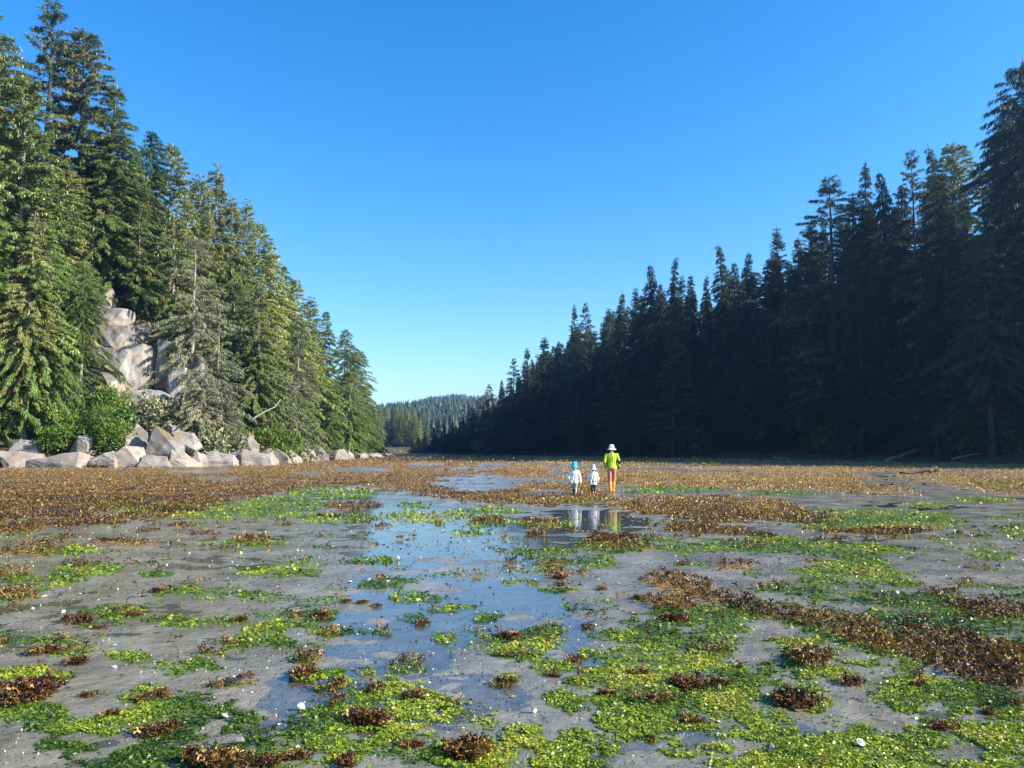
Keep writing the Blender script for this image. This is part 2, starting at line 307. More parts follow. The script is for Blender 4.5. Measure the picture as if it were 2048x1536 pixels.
def water_material():
    m, nt, b = newmat('shallow_water'); nt.nodes.remove(b)
    g = N(nt, 'ShaderNodeNewGeometry')
    mp = N(nt, 'ShaderNodeMapping'); mp.inputs['Scale'].default_value = (1.1, 3.2, 1); nt.links.new(g.outputs['Position'], mp.inputs[0])
    n = N(nt, 'ShaderNodeTexNoise', Scale=2.2, Detail=4.0, Roughness=.55); nt.links.new(mp.outputs[0], n.inputs['Vector'])
    bp = N(nt, 'ShaderNodeBump', Strength=.15, Distance=.02); nt.links.new(n.outputs['Fac'], bp.inputs['Height'])
    dt = N(nt, 'ShaderNodeVectorMath', operation='DOT_PRODUCT'); nt.links.new(g.outputs['Incoming'], dt.inputs[0]); nt.links.new(bp.outputs[0], dt.inputs[1])
    ab = N(nt, 'ShaderNodeMath', operation='ABSOLUTE'); nt.links.new(dt.outputs['Value'], ab.inputs[0])
    om = N(nt, 'ShaderNodeMath', operation='SUBTRACT', use_clamp=True); om.inputs[0].default_value = 1.0; nt.links.new(ab.outputs[0], om.inputs[1])
    pw = N(nt, 'ShaderNodeMath', operation='POWER'); pw.inputs[1].default_value = 5.0; nt.links.new(om.outputs[0], pw.inputs[0])
    fr = N(nt, 'ShaderNodeMath', operation='MULTIPLY_ADD', use_clamp=True); fr.inputs[1].default_value = .98; fr.inputs[2].default_value = .02; nt.links.new(pw.outputs[0], fr.inputs[0])
    gl = N(nt, 'ShaderNodeBsdfGlossy', Roughness=.03); nt.links.new(bp.outputs[0], gl.inputs['Normal'])
    tr = N(nt, 'ShaderNodeBsdfTransparent'); tr.inputs[0].default_value = (.76, .77, .79, 1)
    mx = N(nt, 'ShaderNodeMixShader'); nt.links.new(fr.outputs[0], mx.inputs[0]); nt.links.new(tr.outputs[0], mx.inputs[1]); nt.links.new(gl.outputs[0], mx.inputs[2])
    nt.links.new(mx.outputs[0], nt.nodes['Material Output'].inputs[0])
    return m
M['mud'] = mud_material(); M['water'] = water_material()
# rows run from just in front of the lens to the far shore, denser where the flat is near
dist = np.concatenate([[-60, -25, -8, 0.0, 1.2], CAMZ * F / (np.concatenate([np.arange(1900, 1545, -14), np.arange(1545, 920, -2.4), np.arange(920, 904, -1.2)]) - 898), [600, 900, 1500, 2600]])
aa = np.concatenate([[-40, -8, -3, -1.6], np.linspace(-.95, .95, 470), [1.6, 3, 8, 40]])
DD, AA = np.meshgrid(dist, aa, indexing='ij')
XX = AA * np.maximum(DD, 6.0); XX = np.clip(XX, -2600, 2600); YY = DD + 0 * AA
ZZ = mud_h(XX.ravel(), np.maximum(YY.ravel(), 2.0)).reshape(XX.shape)
r_, c_ = XX.shape
idx = np.arange(r_ * c_).reshape(r_, c_)
ALG = look(blur(GR, 2.5, 1.5), XX.ravel(), np.maximum(YY.ravel(), 2.0)) * (YY.ravel() > 2.5)
WEED = look(np.maximum(BR, .0), XX.ravel(), np.maximum(YY.ravel(), 2.0)) * (YY.ravel() > 3)
Q = np.stack([idx[:-1, :-1], idx[:-1, 1:], idx[1:, 1:], idx[1:, :-1]], -1).reshape(-1, 4)
tag(link('mud_flat', mesh_np('mud_flat', np.stack([XX, YY, ZZ], -1).reshape(-1, 3), Q, mat=M['mud'], smooth=True, attrs={'weed': WEED, 'film': ALG})), kind='structure')
tag(link('water', mesh_np('water', [(-2500, -55, 0), (2500, -55, 0), (2500, 2500, 0), (-2500, 2500, 0)], [(0, 1, 2, 3)], mat=M['water'])), kind='structure')

# ------------------------------------------------------------------ banks and hills
LEFT = np.array([(-160, 40), (-90, 58), (-60, 63.5), (-44, 67), (-35, 68), (-29.5, 74), (-31, 100), (-33.5, 123), (-33, 150), (-33, 178), (-39, 205), (-60, 240), (-90, 290), (-160, 320)], float)
RIGHT = np.array([(170, -20), (100, 25), (62, 60), (50, 80), (30, 120), (8, 165), (-14, 215), (-34, 270), (-40, 302), (-36, 345), (30, 420), (260, 430)], float)
def sdist(x, y, P):
    """distance inland from the shoreline P (negative on the flat)"""
    x = np.asarray(x, float); y = np.asarray(y, float)
    best = np.full(x.shape, 1e9); ins = np.zeros(x.shape, bool)
    for i in range(len(P) - 1):
        a, b = P[i], P[i + 1]; d = b - a
        t = np.clip(((x - a[0]) * d[0] + (y - a[1]) * d[1]) / (d @ d), 0, 1)
        best = np.minimum(best, np.hypot(x - a[0] - t * d[0], y - a[1] - t * d[1]))
    PP = list(P)
    for i in range(len(PP)):
        (x1, y1), (x2, y2) = PP[i], PP[(i + 1) % len(PP)]
        if y1 == y2: continue
        ins ^= ((y1 > y) != (y2 > y)) & (x < (x2 - x1) * (y - y1) / (y2 - y1) + x1)
    return np.where(ins, best, -best)
def z_left(x, y):
    t = sdist(x, y, LEFT); f = sstep(170, 90, np.asarray(y, float))
    z = np.interp(t, [-3, 0, 2.5, 5, 16, 40, 120], [-.8, -.1, 1.1, 2.0, 11.5, 23, 42])
    zf = np.interp(t, [-3, 0, 2.5, 5, 16, 40, 120], [-.8, -.1, .9, 1.6, 5.5, 14, 30])
    z = z + 6.5 * np.exp(-((np.asarray(x, float) + 40) / 7.0) ** 2) * sstep(9.5, 14, t) * sstep(95, 88, np.asarray(y, float))
    return f * z + (1 - f) * zf + (fbm(np.asarray(x) * .3, np.asarray(y) * .3, 61, 3) - .5) * np.clip(t * .2, 0, 1.6)
def z_right(x, y):
    t = sdist(x, y, RIGHT)
    z = np.interp(t, [-6, -2, 0, 8, 14, 45, 140], [-.8, -.2, -.02, 1.0, 2.6, 17, 45])
    return z + (fbm(np.asarray(x) * .25, np.asarray(y) * .25, 71, 3) - .5) * np.clip(t * .12, 0, 1.6)
def z_hill(x, y):
    x = np.asarray(x, float); y = np.asarray(y, float); q = x / y
    n = fbm(x * .006, y * .006, 81, 4) - .5
    z = 3.5 * sstep(346, 356, y) + 12 * sstep(360, 470, y) + (30 + 70 * (q + .1)) * sstep(520, 840, y)
    crest = 46 + 10 * np.cos((q + .088) * 26) - 6 * sstep(-.1, -.16, q)
    return -.5 + z * (1 - .35 * sstep(850, 1000, y)) + crest * sstep(980, 1350, y) + n * 26 * sstep(380, 700, y)
def terrain(name, x0, x1, nx, y0, y1, ny, fz, mat):
    X, Y = np.meshgrid(np.linspace(x0, x1, nx), np.linspace(y0, y1, ny))
    Z = fz(X, Y); I = np.arange(nx * ny).reshape(ny, nx)
    q = np.stack([I[:-1, :-1], I[:-1, 1:], I[1:, 1:], I[1:, :-1]], -1).reshape(-1, 4)
    return tag(link(name, mesh_np(name, np.stack([X, Y, Z], -1).reshape(-1, 3), q, mat=mat, smooth=True)), kind='structure')
terrain('left_bank', -155, -26, 90, 42, 318, 190, z_left, M['soil'])
terrain('right_bank', -46, 165, 100, -15, 428, 180, z_right, M['soil'])
terrain('far_hill', -560, 380, 90, 342, 1700, 120, z_hill, M['soil'])

# ------------------------------------------------------------------ tree builders
def tube(pts, rad, sides, base=0):
    pts = np.asarray(pts, float); n = len(pts); V = []; Qd = []
    for i in range(n):
        t = pts[min(i + 1, n - 1)] - pts[max(i - 1, 0)]; t /= np.linalg.norm(t) + 1e-9
        a = np.cross(t, [0, 0, 1.0] if abs(t[2]) < .9 else [1.0, 0, 0]); a /= np.linalg.norm(a) + 1e-9; b = np.cross(t, a)
        for k in range(sides):
            w = 2 * math.pi * k / sides; V.append(pts[i] + rad[i] * (math.cos(w) * a + math.sin(w) * b))
    for i in range(n - 1):
        for k in range(sides):
            k2 = (k + 1) % sides
            Qd.append((base + i * sides + k, base + i * sides + k2, base + (i + 1) * sides + k2, base + (i + 1) * sides + k))
    return V, Qd
def diamonds(p, d, l, w, rng, bend=0.0):
    """kite-shaped sprays: base p, direction d (unit), length l, width w"""
    n = len(p)
    r = rng.normal(size=(n, 3)) * .55 + np.array([0, 0, 1.0]); s = np.cross(d, r); s /= np.linalg.norm(s, axis=1, keepdims=True) + 1e-9
    m = p + d * (l * .45)[:, None]; m[:, 2] += bend * l
    tip = p + d * l[:, None]; tip[:, 2] -= bend * l
    V = np.stack([p, m + s * (w * .5)[:, None], tip, m - s * (w * .5)[:, None]], 1).reshape(-1, 3)
    return V, np.arange(n * 4).reshape(n, 4)
def unit(a): return a / (np.linalg.norm(a, axis=-1, keepdims=True) + 1e-9)
def spikes(p, d, l, w, rng, bend=0.0):
    n = len(p); r = rng.normal(size=(n, 3)) * .6 + np.array([0, 0, 1.0]); s = np.cross(d, r); s /= np.linalg.norm(s, axis=1, keepdims=True) + 1e-9
    tip = p + d * l[:, None]; tip[:, 2] -= bend * l; b = p + d * (l * rng.uniform(0, .35, n))[:, None]
    V = np.stack([p + s * (w * rng.uniform(.2, .55, n))[:, None], tip, b - s * (w * rng.uniform(.4, .75, n))[:, None]], 1).reshape(-1, 3)
    return V, np.arange(n * 3).reshape(n, 3)
PROTO = {}
def conifer(key, seed, H, R, crown0, nb, p, rise, droop, slen, sw, hang, dens, tintc=.45, tints=.22, gap=.25, lean=0, leader=0.0, lichen=0.0, mat='fir', trunk_r=.011, bark='bark', up_top=.5, twigs=4):
    rng = np.random.default_rng(seed)
    nseg = 14; zt = np.linspace(0, 1, nseg)
    wob = np.cumsum(rng.normal(size=(nseg, 2)) * .012 * H / 8, 0); wob[0] = 0
    ax = np.stack([wob[:, 0] + lean * zt ** 1.5 * H, wob[:, 1] * .8, zt * H], 1)
    if leader: ax[-1, 0] += leader; ax[-2, 0] += leader * .25
    rad = H * trunk_r * (1 - zt) ** .85 + .02; rad[0] *= 1.35
    TV, TQ = tube(ax, rad, 8)
    zr = crown0 + (1 - crown0) * np.sort(rng.random(nb)) ** .92 * .985
    rel = (zr - crown0) / (1 - crown0)
    az = np.arange(nb) * 2.39996 + rng.normal(size=nb) * .5
    prof = (1 - rel) ** p * (.45 + .55 * np.minimum(1, rel / .14))
    lump = .55 + .9 * vnoise(zr * H * .45, az % (2 * math.pi) * 1.1, seed)
    L = R * prof * lump * rng.uniform(.7, 1.15, nb) + .22 + .3 * (1 - rel)
    keep = vnoise(zr * H * .55 + 40, (az % (2 * math.pi)) * 1.3, seed + 5) > gap
    keep |= rel > .93
    zr, rel, az, L = zr[keep], rel[keep], az[keep], L[keep]; nb = len(L)
    bx = np.interp(zr, zt, ax[:, 0]); by = np.interp(zr, zt, ax[:, 1])
    slope = rise + up_top * rel ** 2 - .25 * (1 - rel) + rng.normal(size=nb) * .1
    def bpos(i, t):
        return np.stack([bx[i] + np.cos(az[i]) * L[i] * t, by[i] + np.sin(az[i]) * L[i] * t, zr[i] * H + L[i] * (slope[i] * t - droop * t * t)], 1)
    # limbs: thin three-sided sticks
    ii = np.arange(nb); P0, P1, P2 = bpos(ii, np.zeros(nb)), bpos(ii, np.full(nb, .5)), bpos(ii, np.full(nb, .95))
    br = .012 + L * .008
    side = np.stack([-np.sin(az), np.cos(az), 0 * az], 1)
    V = []; 
    for Pk, f in ((P0, 1.0), (P1, .7), (P2, .25)):
        for sx, sz in ((-1, -.5), (1, -.5), (0, 1)):
            V.append(Pk + side * (br * f * sx)[:, None] + np.array([0, 0, 1.0]) * (br * f * sz)[:, None])
    V = np.stack(V, 1).reshape(-1, 3); o = len(TV) + ii * 9
    LQ = np.concatenate([np.stack([o + a + k, o + a + (k + 1) % 3, o + a + 3 + (k + 1) % 3, o + a + 3 + k], 1) for a in (0, 3) for k in range(3)])
    trunk = mesh_np(key + '_trunk', np.concatenate([np.array(TV), V]), np.concatenate([np.array(TQ), LQ]), mat=M[bark], smooth=True)
    # sprays
    ns = np.maximum(3, (L * dens).astype(int)); I = np.repeat(ii, ns); n = len(I)
    t = rng.random(n) ** .7 * .92 + .08
    p0 = bpos(I, t); tang = unit(np.stack([np.cos(az[I]), np.sin(az[I]), slope[I] - 2 * droop * t], 1)); sd = side[I]
    Vs, Qs, Ts = [], [], []; off = 0
    base_t = np.clip(tintc + rng.normal(size=n) * tints * .6 + (vnoise(p0[:, 2] * .8, az[I] * 1.7, seed + 9) - .5) * .5, 0, 1)
    isl = rng.random(n) < lichen
    base_t = np.where(isl, rng.uniform(.85, 1, n), np.minimum(base_t, .84))
    for k in range(twigs):
        ang = rng.uniform(-1.15, 1.15, n)
        d = tang * np.cos(ang)[:, None] + sd * np.sin(ang)[:, None]
        hg = np.where(isl, .95, hang * rng.uniform(.4, 1.3, n))
        d = unit(d * (1 - np.minimum(hg, .97))[:, None] + np.array([0, 0, -1.0]) * hg[:, None] + rng.normal(size=(n, 3)) * .12)
        l = .8 * slen * rng.uniform(.55, 1.25, n) * (.55 + .45 * (1 - rel[I])); w = .68 * sw * rng.uniform(.7, 1.3, n) * (.6 + .4 * (1 - rel[I]))
        v, q = spikes(p0 + rng.normal(size=(n, 3)) * .07, d, l, w, rng, .08)
        Vs.append(v); Qs.append(q + off); off += len(v); Ts.append(np.repeat(np.clip(base_t + rng.normal(size=n) * .06, 0, 1), 3))
    # leader tuft
    crown = mesh_np(key + '_crown', np.concatenate(Vs), tris=np.concatenate(Qs), mat=M[mat], attrs={'tint': np.concatenate(Ts)})
    PROTO[key] = (trunk, crown, H)
conifer('fir_a', 1, 28, 5.4, .10, 470, .62, .15, .28,   .55, .2, .28, 17, lichen=.08, gap=.18)
conifer('fir_b', 2, 28, 5.0, .30, 360, .6, .12, .3, .55, .2, .3, 18, lichen=.12, gap=.28, lean=.03)
conifer('fir_c', 3, 24, 4.8, .05, 450, .7, .18, .25, .5, .19, .25, 17, lichen=.04, gap=.16, tintc=.5)
conifer('fir_d', 24, 26, 4.6, .12, 430, .72, .05, .32, .5, .19, .35, 18, lichen=.16, gap=.2, tintc=.55)
conifer('spruce_a', 4, 30, 4.8, .08, 430, .9, .22, .12, .55, .15, .35, 18, mat='spruce', gap=.28, up_top=.3, lichen=.05, bark='bark_shade')
conifer('spruce_b', 5, 30, 5.4, .12, 330, .75, .1, .2, .65, .16, .45, 18, mat='spruce', gap=.42, lichen=.08, tintc=.5, bark='bark_shade')
conifer('hemlock_a', 6, 27, 4.9, .04, 440, .95, .05, .35, .52, .15, .5, 18, mat='hemlock_shade', gap=.24, leader=.35, up_top=.2, bark='bark_shade')
conifer('hemlock_b', 7, 25, 4.0, .04, 400, 1.1, .0, .4, .52, .15, .55, 18, mat='hemlock_shade', gap=.26, leader=-.3, up_top=.15, bark='bark_shade')
conifer('hemlock_c', 25, 29, 4.6, .06, 440, 1.0, .08, .3, .52, .15, .45, 17, mat='hemlock_shade', gap=.3, leader=.2, up_top=.25, lean=-.02, bark='bark_shade')
conifer('greenhemlock_a', 27, 27, 5.2, .05, 440, .8, .05, .33, .52, .15, .45, 18, mat='hemlock', gap=.26, leader=.3, up_top=.2)
conifer('cedar_a', 8, 22, 5.0, .05, 430, .5, .05, .45, .45, .11, .66, 21, mat='cedar', gap=.28, up_top=.3, tints=.3)
conifer('cedar_b', 9, 28, 5.2, .06, 400, .6, .05, .4, .65, .15, .7, 16, mat='cedar_shade', gap=.34, tintc=.35, up_top=.3, bark='bark_shade')
conifer('cedar_c', 26, 18, 4.0, .02, 400, .5, .0, .45, .42, .11, .66, 19, mat='cedar', gap=.16, tintc=.55, tints=.3)
conifer('lichen_a', 10, 22, 4.2, .1, 340, .5, .1, .35, .52, .11, .7, 17, mat='lichen', gap=.4, tintc=.38, tints=.4)
conifer('lichen_b', 11, 12, 3.8, .05, 280, .45, .15, .4, .5, .12, .62, 20, mat='lichen', gap=.25, tintc=.4, tints=.4)
conifer('young_a', 12, 9, 2.8, .02, 240, .75, .2, .25, .42, .13, .35, 24, mat='fir', gap=.2, tintc=.55)
conifer('snag_a', 13, 22, 2.4, .15, 170, .7, .15, .2, .35, .06, .6, 4, mat='lichen', gap=.3, tintc=.6, bark='deadwood')
def broadleaf(key, seed, H, R, nc, nl, leaf, mat='shrub', tintc=.5):
    rng = np.random.default_rng(seed)
    TV, TQ = [], []; cs = []
    for k in range(nc):
        a = rng.uniform(0, 2 * math.pi); rr = R * math.sqrt(rng.random()) * .8; z = H * rng.uniform(.25, .85) * (1 - .45 * (rr / R) ** 2)
        c = np.array([rr * math.cos(a), rr * math.sin(a), z]); cs.append(c)
        mid = c * np.array([.35, .35, .55]) + rng.normal(size=3) * .06
        v, q = tube([(rng.normal() * .08, rng.normal() * .08, -.1), mid, c], [.035, .025, .01], 4, len(TV)); TV += v; TQ += q
    stem = mesh_np(key + '_stem', np.array(TV), np.array(TQ), mat=M['bark'], smooth=True)
    cs = np.array(cs); I = rng.integers(0, nc, nl)
    off = unit(rng.normal(size=(nl, 3))) * (rng.random(nl) ** .5)[:, None] * np.array([R * .36, R * .36, H * .24]) 
    p = cs[I] + off; p[:, 2] = np.maximum(p[:, 2], .05)
    d = unit(off + rng.normal(size=(nl, 3)) * .5 + np.array([0, 0, .1])); l = leaf * rng.uniform(.6, 1.4, nl)
    v, q = diamonds(p, d, l, l * rng.uniform(.4, .7, nl), rng, -.05)
    tint = np.clip(tintc + rng.normal(size=nl) * .16 + (rng.random(nc)[I] - .5) * .4, 0, 1)
    PROTO[key] = (stem, mesh_np(key + '_leaves', v, q, mat=M[mat], attrs={'tint': np.repeat(tint, 4)}), H)
broadleaf('shrub_a', 14, 2.6, 1.9, 40, 5200, .22)
broadleaf('shrub_b', 15, 2.0, 2.0, 36, 4800, .2, tintc=.62)
broadleaf('shrub_c', 16, 2.4, 1.8, 40, 5200, .2, mat='lichen', tintc=.4)
broadleaf('alder_a', 17, 7.0, 2.8, 60, 9000, .28, tintc=.45)

KIND = {'greenhemlock': ('hemlock_tree', 'hemlock'), 'fir': ('fir_tree', 'fir'), 'spruce': ('spruce_tree', 'spruce'), 'hemlock': ('hemlock_tree', 'hemlock'), 'cedar': ('cedar_tree', 'cedar'),
        'lichen': ('lichen_tree', 'tree'), 'young': ('young_fir_tree', 'young fir'), 'snag': ('dead_tree', 'dead tree'), 'shrub': ('shrub', 'shrub'), 'alder': ('alder_bush', 'bush')}
TREES = []
def plant(key, x, y, z, h, wide=1.0, rz=None, zone='', label=None, tilt=(0, 0)):
    trunk, crown, H = PROTO[key]; kd = key.split('_')[0]; nm, cat = KIND[kd]
    e = empty(nm, (x, y, z - .15)); s = h / H
    sw = (s * .6 + .4 * min(max(s, .6), 1.1)) * wide
    e.scale = (sw, sw, s); e.rotation_euler = (tilt[0], tilt[1], PR.uniform(0, 6.283) if rz is None else rz)
    shr = kd in ('shrub', 'alder')
    link('stem' if shr else 'trunk', trunk, e); link('foliage' if shr else 'crown', crown, e)
    e['category'] = 'tree' if cat in ('fir', 'spruce', 'hemlock', 'cedar', 'young fir') else cat
    u, v = proj(x, y, z + h)
    TREES.append([e, kd, zone, u, v, x, y, h, label])
    return e
PR = random.Random(5)
def key_tree(key, u, v, Y, fz, wide=1.0, zone='', label=None, **kw):
    P = at(u, v, Y); z = float(fz(P[0], P[1])); plant(key, P[0], P[1], z, P[2] - z, wide, zone=zone, label=label, **kw)
# left skyline and the trees that stand out in front of it
LK = [('spruce_b', 108, -8, 84, 1.1), ('fir_b', 185, 68, 88, 1), ('fir_b', 2, 70, 77, 1.1), ('fir_a', -40, 0, 79, 1), ('fir_a', 55, 150, 76, 1.1), ('greenhemlock_a', 235, 168, 86, 1.3),
      ('cedar_b', 307, 253, 92, .9), ('fir_a', 345, 283, 95, .9), ('fir_c', 400, 345, 99, .9), ('fir_d', 435, 322, 104, .8), ('fir_d', 466, 388, 106, .9),
      ('fir_c', 496, 395, 112, .75), ('fir_a', 520, 440, 115, .9), ('fir_d', 545, 492, 118, .9), ('greenhemlock_a', 570, 525, 124, 1), ('fir_b', 601, 555, 130, .9), ('fir_c', 622, 590, 138, 1), ('greenhemlock_a', 650, 618, 148, 1),
      ('cedar_a', 692, 655, 158, .9), ('cedar_c', 716, 700, 166, 1.1), ('cedar_c', 732, 770, 174, 1.0),
      ('fir_b', 120, 330, 79, 1.0), ('greenhemlock_a', 275, 300, 88, 1.2), ('fir_b', 205, 300, 85, .9), ('fir_b', 290, 400, 86, .8), ('fir_d', 350, 420, 88, 1)]
LEFT_SKY = np.array([(-200, -60), (60, 60), (108, -5), (150, 90), (185, 75), (240, 175), (307, 260), (345, 290), (435, 330), (496, 400), (545, 490), (601, 560), (650, 622), (692, 660), (735, 760), (760, 900)], float)
for k, u, v, Y, w in LK: key_tree(k, u, v, Y, z_left, w * 1.08, 'left')
for k, u, v, Y, w, lb in [
    ('cedar_a', 92, 440, 73.5, 1.0, 'bright green cedar with hanging sprays at the left, just beside the pale cliff'),
    ('cedar_a', 10, 480, 73.5, 1.05, 'bright green drooping cedar low at the left frame edge above the rock ledge'),
    ('cedar_c', -70, 480, 73, 1.2, 'green cedar half cut off by the left frame edge above the ledge'),
    ('cedar_a', 175, 520, 76, 1.0, 'bright green cedar filling the gap between the low cedars and the cliff top'),
    ('greenhemlock_a', -10, 380, 71, 1.1, 'fresh green hemlock at the left frame edge behind the low cedars'),
    ('cedar_c', 255, 560, 88, 1.2, 'green cedar crowning the slope just above the cliff'),
    ('cedar_c', 470, 560, 92, 1.2, 'bright green cedar right of the shaggy lichen trees'),
    ('cedar_c', 590, 780, 104, 1.2, 'yellow-green low cedar over the middle shore rocks'),
    ('fir_d', 70, 420, 72, 1.0, 'olive fir rising straight behind the low cedars at the left frame edge'),
    ('lichen_a', 392, 470, 81, 1.15, 'tall pale shaggy lichen-hung tree right of the cliff'),
    ('lichen_a', 440, 600, 83, 1.1, 'shorter grey lichen-hung tree just right of the tall pale shaggy one'),
    ('lichen_b', 405, 735, 75.5, 1.05, 'low grey lichen-covered tree directly above the pointed boulders'),
    ('lichen_b', 450, 770, 77, .9, 'smaller grey lichen-covered tree at the right end of the pointed boulders'),
    ('fir_d', 520, 560, 90, 1.0, 'olive lichen-flecked fir in the middle of the left slope'),
    ('lichen_a', 600, 660, 112, 1.1, 'pale lichen-hung tree in the far half of the left bank'),
    ('lichen_b', 560, 740, 96, 1.1, 'low pale lichen tree above the shore rocks in the left bank middle'),
    ('cedar_c', 700, 740, 150, 1.2, 'bright green cedar column at the far end of the left bank'),
    ('cedar_c', 660, 790, 138, 1.1, 'bright yellow-green low cedar near the far end of the left bank'),
    ('alder_a', 195, 800, 71.5, .9, 'bright green bush in front of the cliff foot, left of the boulders'),
    ('shrub_a', 225, 832, 71, 1.0, 'leafy green shrub touching the leftmost grey boulder'),
    ('shrub_b', 140, 838, 71, 1.1, 'leafy shrub on the ledge below the left cedars'),
    ('shrub_b', 500, 838, 84, 1.1, 'yellow-green shrub behind the middle shore rocks'),
    ('shrub_b', 545, 850, 92, 1.1, 'green shrub right of the pale fallen branch'),
    ('shrub_c', 430, 850, 76, 1.2, 'grey dry shrub hanging over the rocks right of the pointed boulders'),
    ('shrub_b', 262, 800, 75, 1.1, 'bright shrub at the cliff foot, left of two'), ('shrub_c', 318, 790, 75.5, 1.2, 'greyish shrub at the cliff foot, right of two'), ('shrub_a', 225, 770, 75.5, .9, 'green shrub rooted on the lower left of the cliff'),
    ('young_a', 345, 690, 80, .8, 'young fir standing against the right part of the cliff'),
    ('young_a', 615, 800, 110, 1.1, 'young fir above the far shore rocks of the left bank'),
    ('young_a', 735, 860, 168, 1.0, 'dark little fir at the very end of the left bank')]:
    key_tree(k, u, v, Y, z_left, w, 'left', lb)
def infill(fz, shore, sky_, zone, t0, t1, y0, y1, x0, x1, sp, kinds, hr, seed, skip=None, n=6000, nmax=120):
    rng = random.Random(seed); pts = [(t[5], t[6]) for t in TREES]; cnt = 0
    xs = np.array([rng.uniform(x0, x1) for _ in range(n)]); ys = np.array([rng.uniform(y0, y1) for _ in range(n)])
    ts = sdist(xs, ys, shore); zs = fz(xs, ys)
    for x, y, t, z in zip(xs, ys, ts, zs):
        if not (t0 < t < t1) or (skip and skip(x, y, t)): continue
        if any((x - a) ** 2 + (y - b) ** 2 < sp * sp for a, b in pts): continue
        u, _ = proj(x, y, z)
        if u < -120 or u > 2170: continue
        key = rng.choice(kinds(x, y, t, rng)); h = rng.uniform(*hr(t))
        vtop = np.interp(u, sky_[:, 0], sky_[:, 1]) + rng.uniform(4, 55)
        h = min(h, at(u, vtop, y)[2] - z)
        if h < 3.5: continue
        plant(key, x, y, float(z), h, rng.uniform(1.0, 1.35), zone=zone); pts.append((x, y)); cnt += 1
        if cnt >= nmax: break
def lk(x, y, t, rng):
    if t < 7: return ['cedar_c', 'young_a', 'cedar_a', 'lichen_b', 'cedar_c'] if y > 110 else ['young_a', 'cedar_c', 'lichen_b', 'fir_c']
    return ['fir_a', 'fir_b', 'fir_c', 'fir_d', 'fir_d', 'greenhemlock_a', 'greenhemlock_a', 'cedar_a', 'lichen_a', 'fir_c', 'fir_a', 'cedar_c']
def cliff_zone(x, y, t):
    u, v = proj(x, y, 3.0); return 165 < u < 385 and y < 80
infill(z_left, LEFT, LEFT_SKY, 'left', 3.5, 9, 60, 205, -75, -28, 3.6, lk, lambda t: (6, 14), 3, cliff_zone, nmax=80)
infill(z_left, LEFT, LEFT_SKY, 'left', 8, 32, 60, 215, -95, -30, 4.6, lk, lambda t: (17, 30), 4, cliff_zone, n=9000, nmax=140)
srng = random.Random(9); ns = 0
while ns < 70:
    x, y = srng.uniform(-70, -28), srng.uniform(62, 195); t = float(sdist(x, y, LEFT))
    if not (2.6 < t < 14) or (cliff_zone(x, y, t) and t < 13): continue
    plant(srng.choice(['shrub_a', 'shrub_b', 'shrub_c', 'shrub_a']), x, y, float(z_left(x, y)), srng.uniform(1.6, 3.4), srng.uniform(.9, 1.3), zone='left'); ns += 1
# right skyline
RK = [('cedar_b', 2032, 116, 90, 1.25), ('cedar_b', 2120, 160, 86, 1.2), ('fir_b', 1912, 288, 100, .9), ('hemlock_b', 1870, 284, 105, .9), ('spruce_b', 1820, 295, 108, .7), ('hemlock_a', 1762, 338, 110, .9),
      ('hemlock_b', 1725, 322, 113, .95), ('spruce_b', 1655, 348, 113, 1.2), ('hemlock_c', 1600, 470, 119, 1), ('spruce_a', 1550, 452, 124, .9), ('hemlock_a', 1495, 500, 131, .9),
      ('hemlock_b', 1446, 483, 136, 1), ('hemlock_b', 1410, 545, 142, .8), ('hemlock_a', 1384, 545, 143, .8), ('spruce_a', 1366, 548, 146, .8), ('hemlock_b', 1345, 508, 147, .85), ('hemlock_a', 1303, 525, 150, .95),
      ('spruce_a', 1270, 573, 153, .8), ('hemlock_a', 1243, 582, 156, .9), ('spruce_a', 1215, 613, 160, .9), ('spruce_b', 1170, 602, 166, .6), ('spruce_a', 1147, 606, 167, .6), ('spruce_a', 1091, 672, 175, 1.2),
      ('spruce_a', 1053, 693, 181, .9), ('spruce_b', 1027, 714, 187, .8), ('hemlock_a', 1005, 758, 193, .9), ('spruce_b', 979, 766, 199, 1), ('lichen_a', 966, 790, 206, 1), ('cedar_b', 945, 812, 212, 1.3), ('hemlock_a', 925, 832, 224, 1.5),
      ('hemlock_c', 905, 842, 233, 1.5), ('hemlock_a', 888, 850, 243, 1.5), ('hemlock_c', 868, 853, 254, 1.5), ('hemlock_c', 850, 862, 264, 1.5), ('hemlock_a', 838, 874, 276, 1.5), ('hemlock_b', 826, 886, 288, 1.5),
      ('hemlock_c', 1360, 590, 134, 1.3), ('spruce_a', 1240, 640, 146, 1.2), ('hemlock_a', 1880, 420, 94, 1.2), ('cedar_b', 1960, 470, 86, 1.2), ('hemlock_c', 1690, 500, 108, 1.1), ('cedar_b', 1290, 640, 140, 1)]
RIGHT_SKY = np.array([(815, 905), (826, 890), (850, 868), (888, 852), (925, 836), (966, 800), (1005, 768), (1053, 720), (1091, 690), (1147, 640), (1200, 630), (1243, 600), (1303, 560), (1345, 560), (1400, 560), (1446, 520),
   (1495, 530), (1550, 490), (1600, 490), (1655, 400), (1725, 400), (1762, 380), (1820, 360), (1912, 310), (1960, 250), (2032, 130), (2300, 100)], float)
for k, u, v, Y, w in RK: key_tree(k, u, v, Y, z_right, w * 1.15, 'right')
frr = random.Random(17)
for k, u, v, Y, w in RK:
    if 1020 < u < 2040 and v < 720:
        key_tree(frr.choice(['hemlock_a', 'hemlock_b', 'hemlock_c', 'spruce_a']), u + frr.choice([-1, 1]) * frr.uniform(14, 28), v + frr.uniform(35, 95), Y + frr.uniform(-5, 6), z_right, frr.uniform(1.1, 1.4), 'right')
